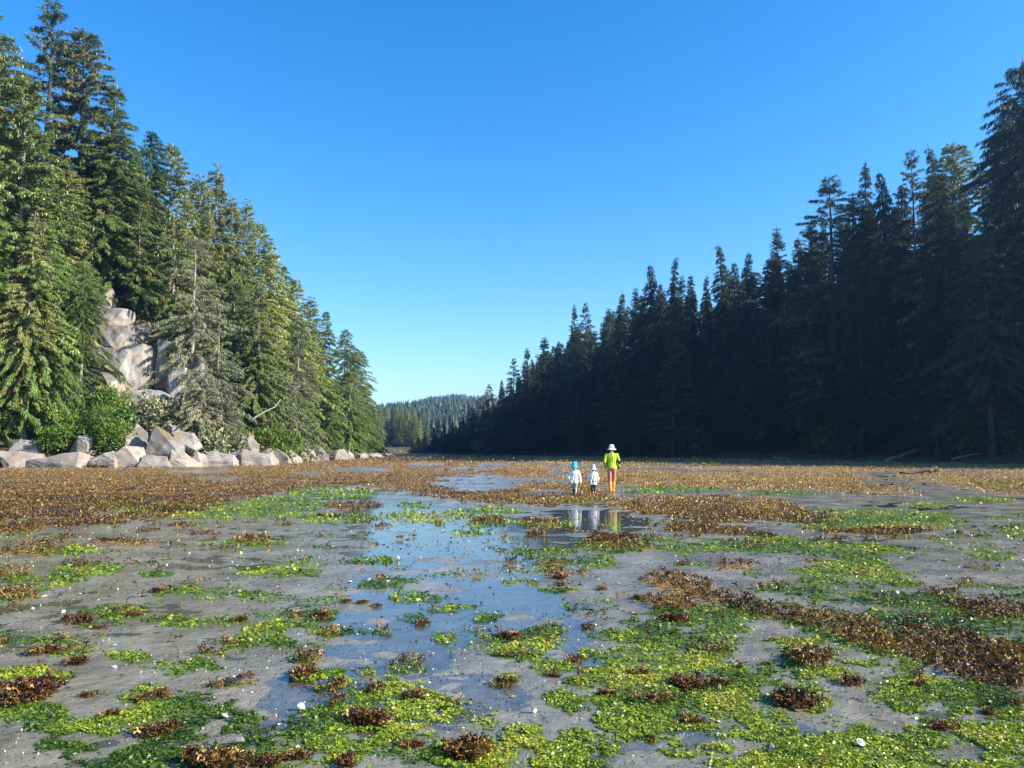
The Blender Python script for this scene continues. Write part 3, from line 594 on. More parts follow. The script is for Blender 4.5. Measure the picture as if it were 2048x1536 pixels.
def rk(x, y, t, rng): return ['hemlock_a', 'hemlock_b', 'hemlock_c', 'spruce_a', 'spruce_b', 'cedar_b', 'hemlock_a', 'spruce_a'] if t > 16 else ['cedar_b', 'hemlock_b', 'hemlock_c', 'hemlock_a', 'spruce_a']
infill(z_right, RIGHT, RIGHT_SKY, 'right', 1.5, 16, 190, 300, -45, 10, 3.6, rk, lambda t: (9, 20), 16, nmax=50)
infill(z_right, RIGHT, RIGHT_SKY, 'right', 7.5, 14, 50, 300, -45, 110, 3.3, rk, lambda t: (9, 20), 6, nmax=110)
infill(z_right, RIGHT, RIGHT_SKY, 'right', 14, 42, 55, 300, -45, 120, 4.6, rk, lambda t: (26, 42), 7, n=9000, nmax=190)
# trees off the frame to the right, whose shadows fall across the beach
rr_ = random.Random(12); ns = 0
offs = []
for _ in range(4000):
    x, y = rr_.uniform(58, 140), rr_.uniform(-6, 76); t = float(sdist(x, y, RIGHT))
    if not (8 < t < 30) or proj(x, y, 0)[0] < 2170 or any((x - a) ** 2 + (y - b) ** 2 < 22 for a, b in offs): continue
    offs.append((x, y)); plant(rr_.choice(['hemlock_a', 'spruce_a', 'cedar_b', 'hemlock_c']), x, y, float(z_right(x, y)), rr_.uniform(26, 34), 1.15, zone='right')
ns = 0
while ns < 30:
    x, y = rr_.uniform(-45, 75), rr_.uniform(60, 300); t = float(sdist(x, y, RIGHT))
    if not (8 < t < 13): continue
    plant(rr_.choice(['shrub_a', 'shrub_c', 'young_a']), x, y, float(z_right(x, y)), rr_.uniform(1.5, 4), 1.1, zone='right'); ns += 1
# the wooded point across the far end of the channel
fr_ = random.Random(21)
for k in range(46):
    u = fr_.uniform(728, 850); Y = fr_.choice([358, 366, 376, 390, 405]) + fr_.uniform(-3, 3); X = (u - CX) / F * Y
    plant(fr_.choice(['fir_a', 'fir_c', 'fir_d', 'spruce_a', 'hemlock_a', 'fir_c']), X, Y, float(z_hill(X, Y)), fr_.uniform(12, 19), fr_.uniform(.8, 1.1), zone='far')
# labels
ZN = {'left': 'on the sunlit left bank', 'right': 'on the shaded right bank', 'far': 'on the far wooded point'}
LOOK = {'greenhemlock': 'fresh green hemlock', 'fir': 'olive-green fir', 'spruce': 'dark green spruce', 'hemlock': 'dark hemlock', 'cedar': 'drooping green cedar', 'lichen': 'pale lichen-hung tree',
        'young': 'small young fir', 'snag': 'bare grey dead tree', 'shrub': 'low leafy shrub', 'alder': 'leafy bush'}
cnt = {}
for T in sorted(TREES, key=lambda t: t[3]):
    e, kd, zone, u, v, x, y, h, lb = T
    if lb: e['label'] = lb
    elif u < -60 or u > 2110:
        c = cnt[(kd, zone, 'out')] = cnt.get((kd, zone, 'out'), 0) + 1
        e['label'] = f'{LOOK[kd]} {ZN[zone]} outside the frame, {ordinal(c)} such one'
    else:
        c = cnt[(kd, zone)] = cnt.get((kd, zone), 0) + 1
        e['label'] = f'{LOOK[kd]} {ZN[zone]}, {ordinal(c)} such treetop from the left' if kd not in ('shrub', 'alder') else f'{LOOK[kd]} {ZN[zone]}, {ordinal(c)} such shrub from the left'
    e['group'] = {'left': 'plants of the left bank', 'right': 'plants of the right bank', 'far': 'trees on the far point'}[zone]

# forest that covers the far hill: reads as one mass
def hill_forest():
    rng = np.random.default_rng(77); n = 9000
    Y = 405 + (1500 - 405) * rng.random(n) ** .75; U = rng.uniform(640, 1120, n); X = (U - CX) / F * Y; Z = z_hill(X, Y)
    h = rng.uniform(6, 12, n) * (1 + .15 * (vnoise(X * .02, Y * .02, 5) - .5)); r = h * rng.uniform(.13, .2, n)
    Vs, Ts, Tn = [], [], []; off = 0; tint = np.clip(rng.normal(.45, .17, n) + (vnoise(X * .012, Y * .012, 8) - .5) * .6, 0, 1)
    for lv in range(3):                     # tiers of ragged boughs
        f0 = .08 + .28 * lv; zc = Z + h * f0; rad = r * (1.2 - lv * .34); top = Z + h * min(1, f0 + .44)
        for k in range(5):
            a = 2 * math.pi * k / 5 + rng.uniform(-.4, .4, n); w = .55; rj = rad * rng.uniform(.7, 1.25, n)
            p = np.stack([np.stack([X, Y, top], 1), np.stack([X + rj * np.cos(a - w), Y + rj * np.sin(a - w), zc - rng.random(n) * h * .04], 1),
                          np.stack([X + rj * np.cos(a + w), Y + rj * np.sin(a + w), zc - rng.random(n) * h * .04], 1)], 1).reshape(-1, 3)
            Vs.append(p); Ts.append(np.arange(n * 3).reshape(n, 3) + off); off += n * 3; Tn.append(np.repeat(np.clip(tint + rng.normal(size=n) * .08, 0, 1), 3))
    o = link('hill_forest', mesh_np('hill_forest', np.concatenate(Vs), tris=np.concatenate(Ts), mat=M['hill'], attrs={'tint': np.concatenate(Tn) * .85}))
    tag(o, 'blue-green conifer forest covering the distant hill', 'forest', kind='stuff')
hill_forest()

# ------------------------------------------------------------------ rocks
def rock_material(name, stops, pink=0.0):
    m, nt, b = newmat(name)
    g = N(nt, 'ShaderNodeNewGeometry'); oi = N(nt, 'ShaderNodeObjectInfo')
    n = N(nt, 'ShaderNodeTexNoise', Scale=.9, Detail=9.0, Roughness=.68); nt.links.new(g.outputs['Position'], n.inputs['Vector'])
    r = ramp(nt, stops, n.outputs['Fac'])
    n2 = N(nt, 'ShaderNodeTexNoise', Scale=.55, Detail=6.0, Roughness=.7); nt.links.new(g.outputs['Position'], n2.inputs['Vector'])
    rp = ramp(nt, [(.47, (0, 0, 0)), (.6, (1, 1, 1))], n2.outputs['Fac'])
    mx = N(nt, 'ShaderNodeMix', data_type='RGBA'); mf = N(nt, 'ShaderNodeMath', operation='MULTIPLY'); mf.inputs[1].default_value = .8
    nt.links.new(rp.outputs[0], mf.inputs[0]); nt.links.new(mf.outputs[0], mx.inputs['Factor'])
    nt.links.new(r.outputs[0], mx.inputs['A']); mx.inputs['B'].default_value = (.27, .2, .15, 1) if pink else (.2, .14, .06, 1)
    if not pink:
        sep = N(nt, 'ShaderNodeSeparateXYZ'); nt.links.new(g.outputs['Normal'], sep.inputs[0])
        up = N(nt, 'ShaderNodeMapRange'); up.inputs['From Min'].default_value = .1; up.inputs['From Max'].default_value = .7; up.inputs['To Min'].default_value = .3
        nt.links.new(sep.outputs['Z'], up.inputs['Value'])
        m2 = N(nt, 'ShaderNodeMath', operation='MULTIPLY'); nt.links.new(rp.outputs[0], m2.inputs[0]); nt.links.new(up.outputs[0], m2.inputs[1]); nt.links.new(m2.outputs[0], mx.inputs['Factor'])
    hv = N(nt, 'ShaderNodeHueSaturation'); mr = N(nt, 'ShaderNodeMapRange'); mr.inputs['To Min'].default_value = .78; mr.inputs['To Max'].default_value = 1.15
    nt.links.new(oi.outputs['Random'], mr.inputs['Value']); nt.links.new(mr.outputs[0], hv.inputs['Value']); nt.links.new(mx.outputs['Result'], hv.inputs['Color'])
    nt.links.new(hv.outputs[0], b.inputs['Base Color'])
    v = N(nt, 'ShaderNodeTexNoise', Scale=6.0, Detail=8.0, Roughness=.75); nt.links.new(g.outputs['Position'], v.inputs['Vector'])
    bp = N(nt, 'ShaderNodeBump', Strength=.6, Distance=.08); nt.links.new(v.outputs['Fac'], bp.inputs['Height']); nt.links.new(bp.outputs[0], b.inputs['Normal'])
    b.inputs['Roughness'].default_value = .85; b.inputs['Specular IOR Level'].default_value = .25
    return m
M['wetlog'] = noise_mat('wet_log', [(.3, (.05, .03, .018)), (.7, (.16, .095, .05))], scale=4, bump=.6, bscale=10)
M['driftwood'] = noise_mat('driftwood', [(.3, (.08, .072, .065)), (.7, (.22, .2, .18))], scale=3, stretch=(1, 4, 4), bump=.4, bscale=12)
M['rock'] = rock_material('grey_granite', [(.3, (.08, .073, .066)), (.45, (.17, .158, .145)), (.6, (.26, .242, .222)), (.75, (.35, .325, .295))])
M['pink'] = rock_material('pink_granite', [(.3, (.11, .095, .08)), (.5, (.24, .21, .18)), (.7, (.34, .31, .275))], 1)
def hull_mesh(name, pts, mat, seed=0, rough=.022, bev=.04):
    bm = bmesh.new()
    for p in pts: bm.verts.new(tuple(float(c) for c in p))
    r = bmesh.ops.convex_hull(bm, input=bm.verts)
    bmesh.ops.delete(bm, geom=list({g for g in r['geom_interior'] + r['geom_unused'] if isinstance(g, bmesh.types.BMVert)}), context='VERTS')
    size = max((v.co - bm.verts[:][0].co).length for v in bm.verts)
    bmesh.ops.dissolve_limit(bm, angle_limit=.12, verts=bm.verts, edges=bm.edges)
    bmesh.ops.bevel(bm, geom=list(bm.edges), offset=bev * size * .15, segments=1, affect='EDGES', clamp_overlap=True)
    bmesh.ops.triangulate(bm, faces=bm.faces)
    lng = [e for e in bm.edges if e.calc_length() > size * .12]
    bmesh.ops.subdivide_edges(bm, edges=lng, cuts=2, use_grid_fill=True)
    bmesh.ops.triangulate(bm, faces=bm.faces)
    lng = [e for e in bm.edges if e.calc_length() > size * .07]
    bmesh.ops.subdivide_edges(bm, edges=lng, cuts=1, use_grid_fill=True)
    bmesh.ops.triangulate(bm, faces=bm.faces)
    co = np.array([v.co for v in bm.verts]); f = 5.0 / size
    dx = fbm(co[:, 0] * f + co[:, 2] * f * .7, co[:, 1] * f - co[:, 2] * f * .6, seed, 3) - .5
    lay = (co[:, 2] * .9 + co[:, 0] * .25) / size * 7 + seed * .37 + dx * 2.0; crack = -.5 * np.exp(-((lay - np.round(lay)) / .09) ** 2) * (vnoise(np.round(lay) * 3.1, co[:, 0] / size * 3, seed) > .45)
    dx = dx + .35 * (vnoise(co[:, 0] * f * 5 + co[:, 2] * f * 4, co[:, 1] * f * 5 - co[:, 2] * f * 3, seed + 3) - .5) + crack * .6
    bm.normal_update()
    for v, d in zip(bm.verts, dx): v.co += v.normal * float(d) * rough * size * 2
    me = bpy.data.meshes.new(name); bm.to_mesh(me); bm.free(); me.materials.append(mat)
    return me
def boulder_pts(rng, w, h, d, lean=0.0, top=.55, cut=.0):
    P = []; k0 = rng.random() * 6.28; nb = rng.choice([4, 5, 5])
    for k in range(nb):
        a = k0 + 2 * math.pi * (k + rng.random() * .6) / nb; m = 1 / max(abs(math.cos(a)), abs(math.sin(a))); m = min(m, 1.25)
        P.append((math.cos(a) * w * .5 * m, math.sin(a) * d * .5 * m, -.15 * h))
        P.append((math.cos(a) * w * .5 * m * rng.uniform(.88, 1.0), math.sin(a) * d * .5 * m * rng.uniform(.9, 1), h * rng.uniform(.08, .6)))
    nt_ = rng.choice([3, 4])
    for k in range(nt_):
        a = k0 + .5 + 2 * math.pi * (k + rng.random() * .8) / nt_
        P.append((math.cos(a) * w * .5 * top * rng.uniform(.7, 1.1) + lean * w, math.sin(a) * d * .45 * top, h * (1.0 if k == 0 else rng.uniform(.5, .97))))
    return P
def rock_at(u0, v0, u1, v1, Y, mat='rock', seed=1, lean=0.0, top=.55, label='', name='boulder', pts=None, cat='boulder', parent=None, deep=.8, group='rocks along the left shore'):
    a = at((u0 + u1) / 2, v1, Y); b = at((u0 + u1) / 2, v0, Y); w = (u1 - u0) / F * Y; h = b[2] - a[2]
    rng = random.Random(seed)
    P = [(p[0] * w, p[1] * w, p[2] * h) for p in pts] if pts else boulder_pts(rng, w, h, max(w * deep, h * .6), lean, top)
    o = link(name, hull_mesh(name, P, M[mat], seed), parent); o.location = a.tolist() if not parent else (np.array(a) - np.array(parent.location)).tolist()
    if not parent: tag(o, label, cat, group)
    return o
BOULD = [
 (243, 847, 297, 890, 71.5, 'rock', 1, -.1, .7, 'grey slab boulder at the left of the pointed boulder, touching the shrub', None),
 (297, 849, 366, 908, 70.2, 'rock', 2, 0, .5, 'large grey pointed boulder shaped like a sharp wedge',
   [(-.5, .3, -.1), (-.45, -.3, -.1), (.5, .35, -.1), (.5, -.3, -.1), (-.42, .1, 1), (-.34, -.02, .98), (.42, -.05, .36), (.5, .1, .3), (-.48, -.25, .1), (.48, -.32, .1), (-.46, .3, .6), (.1, .2, .66)]),
 (342, 858, 404, 912, 71.2, 'rock', 3, -.12, .7, 'grey boulder tilting down to the right beside the pointed boulder',
   [(-.45, .2, .95), (-.35, -.25, .9), (.1, .25, .86), (.18, -.1, .8), (.5, 0, .38), (.38, -.2, .2), (-.3, -.3, .62), (-.1, .2, 0), (.2, -.05, 0), (-.42, .1, .5), (.45, .2, .3)]),
 (326, 846, 360, 866, 73.5, 'rock', 4, .1, .6, 'small grey stone perched behind the pointed boulder', None),
 (218, 880, 288, 934, 68.6, 'pink', 5, .1, .8, 'broad pink-grey boulder below the grey slab', None),
 (188, 893, 242, 935, 67.8, 'pink', 6, -.1, .6, 'cracked pink boulder at the left end of the boulder pile', None),
 (278, 904, 348, 934, 68.2, 'pink', 7, 0, .7, 'rounded pale boulder lying in front of the pointed boulder', None),
 (335, 897, 394, 932, 69.2, 'pink', 8, .1, .7, 'pink block under the tilting grey boulder', None),
 (334, 899, 364, 920, 68.6, 'rock', 9, 0, .8, 'small brownish block wedged between the front boulders', None),
 (386, 896, 412, 930, 70.3, 'pink', 10, 0, .5, 'small jagged stone at the right end of the boulder pile', None),
 (400, 893, 480, 934, 72.5, 'pink', 11, .1, .75, 'long low pink ledge right of the boulder pile', None),
 (455, 889, 550, 932, 75.5, 'pink', 12, .12, .75, 'long smooth pink ledge under the grey upright stones', None),
 (456, 858, 494, 905, 79, 'rock', 13, -.1, .6, 'grey upright stone standing on the pink ledge', None),
 (482, 868, 520, 908, 79.5, 'rock', 14, -.15, .6, 'dark-sided upright stone leaning beside the grey one on the ledge', None),
 (502, 886, 550, 930, 77.5, 'pink', 15, .1, .75, 'square pink block at the right end of the long ledge', None),
 (544, 884, 582, 928, 83, 'pink', 16, -.1, .6, 'pale pink stone just right of the square block', None),
 (562, 893, 606, 926, 86, 'rock', 17, -.2, .5, 'dark-faced angular rock in the middle of the left shore', None),
 (596, 889, 628, 922, 95, 'pink', 18, .1, .6, 'pale rock right of the dark-faced one', None),
 (618, 887, 655, 921, 98, 'pink', 19, 0, .6, 'humped pale rock further along the left shore', None),
 (648, 893, 692, 918, 108, 'pink', 20, .1, .6, 'broad pale rock near the far bushes of the left shore', None),
 (686, 901, 708, 916, 122, 'rock', 21, 0, .6, 'small grey rock before the bright cedar column', None),
 (706, 903, 732, 915, 135, 'pink', 22, 0, .7, 'low pale rock below the bright cedar column', None),
 (728, 903, 762, 914, 150, 'pink', 23, 0, .7, 'low pinkish rock at the end of the left bank', None),
 (756, 904, 790, 913, 168, 'pink', 24, 0, .8, 'flat pale rock reaching out past the left bank', None),
 (-20, 892, 105, 938, 67.5, 'pink', 25, 0, .85, 'wide pale bedrock ledge at the left frame edge', None),
 (78, 894, 200, 936, 67.6, 'pink', 26, .05, .85, 'wide wrinkled pink ledge left of the boulder pile', None),
 (15, 878, 80, 902, 69.5, 'rock', 27, 0, .7, 'grey rock shelf behind the bedrock ledge under the cedars', None),
 (138, 868, 188, 900, 69.5, 'rock', 28, .1, .6, 'shadowed grey rock under the shrub on the ledge', None),
 (-120, 892, -10, 938, 66.8, 'pink', 29, 0, .85, 'pale bedrock ledge outside the picture on the left', None)]
for (u0, v0, u1, v1, Y, mt, sd, ln, tp, lb, pts) in BOULD:
    if mt == 'pink': v0 += .2 * (v1 - v0); u0 -= 5; u1 += 5
    rock_at(u0, v0, u1, v1, Y, mt, sd, ln, tp, lb, pts=pts)
frk = random.Random(31)
for k, u in enumerate(range(742, 826, 12)):
    rock_at(u - 8, 901 + frk.uniform(-2, 1), u + 8, 909, 347 + frk.uniform(-2, 3), 'pink', 40 + k, 0, .7, f'pale rock at the foot of the far point, {ordinal(k + 1)} from the left', group='rocks on the far point')
# small stones filling the shore between the big rocks
srk = random.Random(33); proto_st = [hull_mesh('shore_stone', boulder_pts(random.Random(60 + k), 1, .6, .8), M['pink' if k % 2 else 'rock'], 60 + k) for k in range(5)]
SS = []
while len(SS) < 60:
    y = srk.uniform(66, 170); x = srk.uniform(-60, -28); t = float(sdist(x, y, LEFT))
    if not (-.8 < t < 3.2): continue
    SS.append((x, y, t))
SS.sort(key=lambda s: s[0] / s[1])
for k, (x, y, t) in enumerate(SS):
    o = link('shore_stone', srk.choice(proto_st)); s = srk.uniform(.5, 1.5); o.scale = (s, s, s * srk.uniform(.7, 1.2)); o.rotation_euler = (0, 0, srk.uniform(0, 6.28))
    o.location = (x, y, float(z_left(x, y)) - .05)
    tag(o, f'small angular stone between the left shore rocks, {ordinal(k + 1)} from the left', 'stone', 'small stones of the left shore')
# the cliff
def block_pts(k):
    r = random.Random(500 + k); P = []
    for sx in (-.5, .5):
        for sy in (-.5, .45):
            for sz in (-.1, 1.0):
                P.append((sx * r.uniform(.82, 1.08) + (.12 * r.uniform(-1, 1) if sz > .5 else 0), sy * r.uniform(.8, 1.1) + (.18 if sz > .5 and sy < 0 else 0), sz * r.uniform(.82, 1.0)))
    P += [(r.uniform(-.3, .3), -.62, r.uniform(.2, .6)), (r.uniform(-.4, .4), r.uniform(-.2, .2), 1.0)]
    return P
cl = empty('rock_cliff', at(250, 840, 77)); tag(cl, kind='structure')
for k, (u0, v0, u1, v1, Y, tp) in enumerate([(194, 577, 227, 612, 81.5, .7), (186, 603, 212, 640, 81, .7), (198, 617, 258, 665, 81, .75), (186, 650, 266, 700, 80, .8), (183, 684, 262, 800, 78.5, .85),
      (232, 688, 300, 812, 79.5, .8), (262, 700, 330, 800, 81.5, .8), (318, 680, 362, 760, 80.5, .8), (335, 735, 372, 800, 79, .7), (190, 770, 250, 850, 76.5, .7), (240, 780, 300, 860, 77, .7),
      (258, 640, 300, 710, 84, .7), (290, 665, 330, 720, 84, .7), (290, 780, 345, 850, 77.5, .7), (370, 725, 410, 790, 80, .7)]):
    rock_at(u0, v0, u1, v1 + 10, Y, 'rock', 80 + k, 0, tp, name='rock_block', parent=cl, deep=.9, pts=block_pts(k))

# ------------------------------------------------------------------ seaweed
M['lettuce'] = foliage_mat('sea_lettuce', [(0, (.012, .045, .008)), (.35, (.05, .11, .01)), (.65, (.135, .215, .014)), (.9, (.25, .32, .018)), (1, (.33, .33, .04))], rough=.42, transl=.25, objvar=0, spec=.35)
M['rockweed'] = foliage_mat('rockweed', [(0, (.014, .008, .006)), (.3, (.06, .026, .011)), (.6, (.2, .105, .022)), (.85, (.37, .21, .045)), (1, (.5, .34, .1))], rough=.48, transl=.25, objvar=.12, spec=.4)
def blades(p, s, rng, flat=.5, tint=None):
    n = len(p); a = rng.uniform(0, 6.283, n); el = rng.uniform(-.15, 1.0, n) * flat
    d = np.stack([np.cos(a) * np.cos(el), np.sin(a) * np.cos(el), np.sin(el)], 1)
    sd = unit(np.cross(d, np.array([0, 0, 1.0]) + rng.normal(size=(n, 3)) * .7)); nn = np.cross(sd, d)
    w = (s * rng.uniform(.35, .75, n))[:, None]; l = (s * rng.uniform(.7, 1.3, n))[:, None]; cr = (s * rng.uniform(-.35, .35, n))[:, None]
    A = p - d * l * .5; B = p + nn * cr; C = p + d * l * .5
    V = np.stack([A - sd * w * .6, A + sd * w * .5, B + sd * w, C + sd * w * .6 - nn * cr * .5, C - sd * w * .4, B - sd * w + nn * cr * .6], 1).reshape(-1, 3)
    o = (np.arange(n) * 6)[:, None]
    return V, np.concatenate([o + [0, 1, 2, 5], o + [5, 2, 3, 4]]), np.repeat(tint, 6)
def fronds(p, d, s, rng, tint):
    """a strap that forks into two rounded tips"""
    n = len(p); sd = unit(np.cross(d, np.array([0, 0, 1.0]) + rng.normal(size=(n, 3)) * .5)); nn = np.cross(sd, d); S = s[:, None]
    w = S * .13; m = p + d * S * .5 + nn * S * .06; bend = np.array([0, 0, -1.0]) * S * rng.uniform(0, .25, n)[:, None]
    t1 = p + d * S + sd * S * .3 + bend; t2 = p + d * S * .95 - sd * S * .32 + bend * .6; mc = m + d * S * .14
    V = np.stack([p - sd * w * .5, p + sd * w * .5, m + sd * w, mc, m - sd * w, t1 + nn * S * .06 + d * S * .05, t1 + sd * w * 1.2 - d * S * .14, t2 + nn * S * .05 + d * S * .05, t2 - sd * w * 1.2 - d * S * .14], 1).reshape(-1, 3)
    o = (np.arange(n) * 9)[:, None]
    return V, np.concatenate([o + [0, 1, 2, 4], o + [3, 5, 6, 2], o + [4, 8, 7, 3]]), o + [4, 2, 3], np.repeat(tint, 9)
rng = np.random.default_rng(101)
def sample(n, vmax=1655, vmin=908, p=1.0):
    u = rng.uniform(-380, 2430, n); v = vmin + (vmax - vmin) * rng.random(n) ** p
    b = (CY - v) / F; dz = SP + b * CP; t = -CAMZ / dz
    x = t * (u - CX) / F; y = t * (CP - b * SP)
    return x, y, u, v
# sea lettuce
def quadblades(p, s, rng, flat, tint):
    n = len(p); a = rng.uniform(0, 6.283, n); el = rng.uniform(-.3, 1.0, n) * flat
    d = np.stack([np.cos(a) * np.cos(el), np.sin(a) * np.cos(el), np.sin(el)], 1); sd = unit(np.cross(d, np.array([0, 0, 1.0]) + rng.normal(size=(n, 3)) * .6))
    q = lambda f0, f1: (s * rng.uniform(f0, f1, n))[:, None]
    V = np.stack([p - d * q(.3, .6), p + sd * q(.25, .6) + d * q(-.2, .3), p + d * q(.4, .8), p - sd * q(.25, .6) + d * q(-.2, .3)], 1).reshape(-1, 3)
    return V, np.arange(n * 4).reshape(n, 4), np.repeat(tint, 4)
x, y, u, v = sample(820000, 1640, 965)
g = look(GR, x, y); keep = rng.random(len(x)) < g * .68
x, y = x[keep], y[keep]; g = g[keep]
s = .0165 * (np.maximum(y, 3.5) / 4.5) ** .8 * np.clip(np.exp(rng.normal(size=len(x)) * .38 - .14), .35, 1.7)
cush = sstep(.35, .9, g) * fbm(x * 3.5, y * 3.5, 5, 3)
z = np.maximum(mud_h(x, y), -.001) + s * .08 + .015 * cush
ht = fbm(x * 2.2, y * 2.2, 91, 3) * .8 + fbm(x * .5, y * .5, 95, 2) * .5
tn = np.clip((ht - .62) * 1.5 + .40 + rng.normal(size=len(x)) * .16 + .26 * sstep(7, 16, y) + (cush - .4) * .4, 0, 1)
V, Qd, T = quadblades(np.stack([x, y, z], 1), s, rng, .5, tn)
o = link('sea_lettuce', mesh_np('sea_lettuce', V, Qd, mat=M['lettuce'], attrs={'tint': T})); n_green = len(x)
tag(o, 'bright green sea lettuce spread in patches over the mud', 'seaweed', kind='stuff')
# rockweed beds: forked fronds near by, small upright blades far out
def bed(name, label, n, v0, v1, p, far_):
    x, y, u, v = sample(n, v1, v0, p)
    g = look(BR, x, y); onland = (sdist(x, y, LEFT) > .5) | (sdist(x, y, RIGHT) > 1.0)
    keep = (rng.random(len(x)) < g) & ~onland
    x, y, g = x[keep], y[keep], g[keep]; m = len(x)
    s = ((.027 if far_ else .04) * (np.maximum(y, 4.0) / 5.0) ** (.38 if far_ else .45)) * np.clip(np.exp(rng.normal(size=m) * (.22 if far_ else .3) - .1), .5, 1.5)
    s = s * (1 + 1.4 * sstep(42, 130, y))
    lump = fbm(x * 4, y * 4, 15, 2)
    z = np.maximum(mud_h(x, y), 0) + rng.random(m) * s * .5 + (lump - .3) * .06 * (y < 16) + (fbm(x * .7, y * .7, 19, 2) - .4) * .05 * (y > 22)
    el = rng.uniform(.05, 1.3, m); a = rng.uniform(0, 6.283, m)
    d = np.stack([np.cos(a) * np.cos(el), np.sin(a) * np.cos(el), np.sin(el)], 1)
    tn = np.clip(.42 - .09 * sstep(1, -3, x) * sstep(14, 18, y) + .10 * sstep(16, 34, y) + .16 * sstep(-1, 5, x) * sstep(16, 26, y) + .14 * sstep(40, 65, y) + (fbm(x * 1.3, y * 1.3, 25, 3) - .5) * .5 + rng.normal(size=m) * .19, 0, 1)
    pp = np.stack([x, y, z], 1)
    if far_:
        V, Qd = diamonds(pp, d, s * 1.3, s * .75, rng); Tr = None; T = np.repeat(tn, 4)
    else: V, Qd, Tr, T = fronds(pp, d, s, rng, tn)
    o = link(name, mesh_np(name, V, Qd, Tr, mat=M['rockweed'], attrs={'tint': T})); tag(o, label, 'seaweed', kind='stuff'); print(name, m)
bed('rockweed_wrack', 'dark rust rockweed strewn in bands over the near flat', 170000, 1056, 1640, 1.0, False)
bed('rockweed_bed', 'orange-brown rockweed carpeting the far tidal flat', 470000, 907, 1085, .85, True)
# rockweed hanging on the foot of the shore rocks
nf = 26000; seg = rng.integers(1, len(LEFT) - 3, nf * 2); tt = rng.random(nf * 2)
lx = LEFT[seg, 0] * (1 - tt) + LEFT[seg + 1, 0] * tt; ly = LEFT[seg, 1] * (1 - tt) + LEFT[seg + 1, 1] * tt
dd_ = LEFT[seg + 1] - LEFT[seg]; nrm = unit(np.stack([dd_[:, 1], -dd_[:, 0]], 1)); off = rng.normal(size=nf * 2) * .6 + .5
x = lx + nrm[:, 0] * off; y = ly + nrm[:, 1] * off
keep = (fbm(x * .8, y * .8, 35, 3) > .42) & (y < 185); x, y, off = x[keep], y[keep], off[keep]
z = rng.random(len(x)) ** 1.2 * .8 * np.clip(1.5 - off, .1, 1.2); s = rng.uniform(.2, .42, len(x)) * (y / 75) ** .5
a = rng.uniform(0, 6.283, len(x)); el = rng.uniform(-.9, .7, len(x)); d = np.stack([np.cos(a) * np.cos(el), np.sin(a) * np.cos(el), np.sin(el)], 1)
tn = np.clip(rng.normal(.24, .15, len(x)), 0, 1); V, Qd = diamonds(np.stack([x, y, z], 1), d, s * .8, s * .3, rng); Tr = None; T = np.repeat(tn, 4)
tag(link('shore_rockweed', mesh_np('shore_rockweed', V, Qd, Tr, mat=M['rockweed'], attrs={'tint': T})), 'brown rockweed hanging on the foot of the left shore rocks', 'seaweed', kind='stuff')
# shell grit and worm casts
M['grit'] = foliage_mat('shell_grit', [(0, (.02, .018, .015)), (.55, (.07, .06, .045)), (.7, (.3, .27, .2)), (1, (.62, .58, .48))], rough=.6, transl=0, objvar=0)
x, y, u, v = sample(26000, 1640, 1020); sg = .0055 * (np.maximum(y, 4) / 4.5) ** .7 * rng.uniform(.5, 1.8, len(x)); a = rng.uniform(0, 6.283, len(x)); el = rng.uniform(.1, .9, len(x))
d = np.stack([np.cos(a) * np.cos(el), np.sin(a) * np.cos(el), np.sin(el)], 1); keep = fbm(x * .6, y * .6, 65, 3) > .42; x, y, sg, d = x[keep], y[keep], sg[keep], d[keep]
V, Qd = diamonds(np.stack([x, y, np.maximum(mud_h(x, y), -.002)], 1), d, sg * 1.6, sg * 1.3, rng); tn = np.where(rng.random(len(x)) < .8, rng.uniform(0, .6, len(x)), rng.uniform(.65, 1, len(x)))
tag(link('shell_grit', mesh_np('shell_grit', V, Qd, mat=M['grit'], attrs={'tint': np.repeat(tn, 4)})), 'dark and pale shell grit scattered over the mud', 'grit', kind='stuff')
# single rockweed clumps
def clump_mesh(k, n=210):
    r = np.random.default_rng(200 + k); nl = r.integers(4, 8); c = r.normal(size=(nl, 2)) * [.42, .34]; hh = r.uniform(.15, .55, nl); I = r.integers(0, nl, n)
    p2 = c[I] + r.normal(size=(n, 2)) * .2; p = np.stack([p2[:, 0], p2[:, 1], .03 + hh[I] * r.random(n) * .8], 1)
    a = np.arctan2(p2[:, 1] - c[I][:, 1], p2[:, 0] - c[I][:, 0]) + r.normal(size=n) * .8; el = r.uniform(-.1, 1.3, n)
    d = np.stack([np.cos(a) * np.cos(el), np.sin(a) * np.cos(el), np.sin(el)], 1)
    V, Qd, Tr, T = fronds(p, d, r.uniform(.22, .5, n), r, np.clip(r.normal(.42, .26, n) + .2 * (r.random(nl)[I] - .4), 0, 1))
    return mesh_np('rockweed_clump', V, Qd, Tr, mat=M['rockweed'], attrs={'tint': T})
CL = [clump_mesh(k) for k in range(6)]
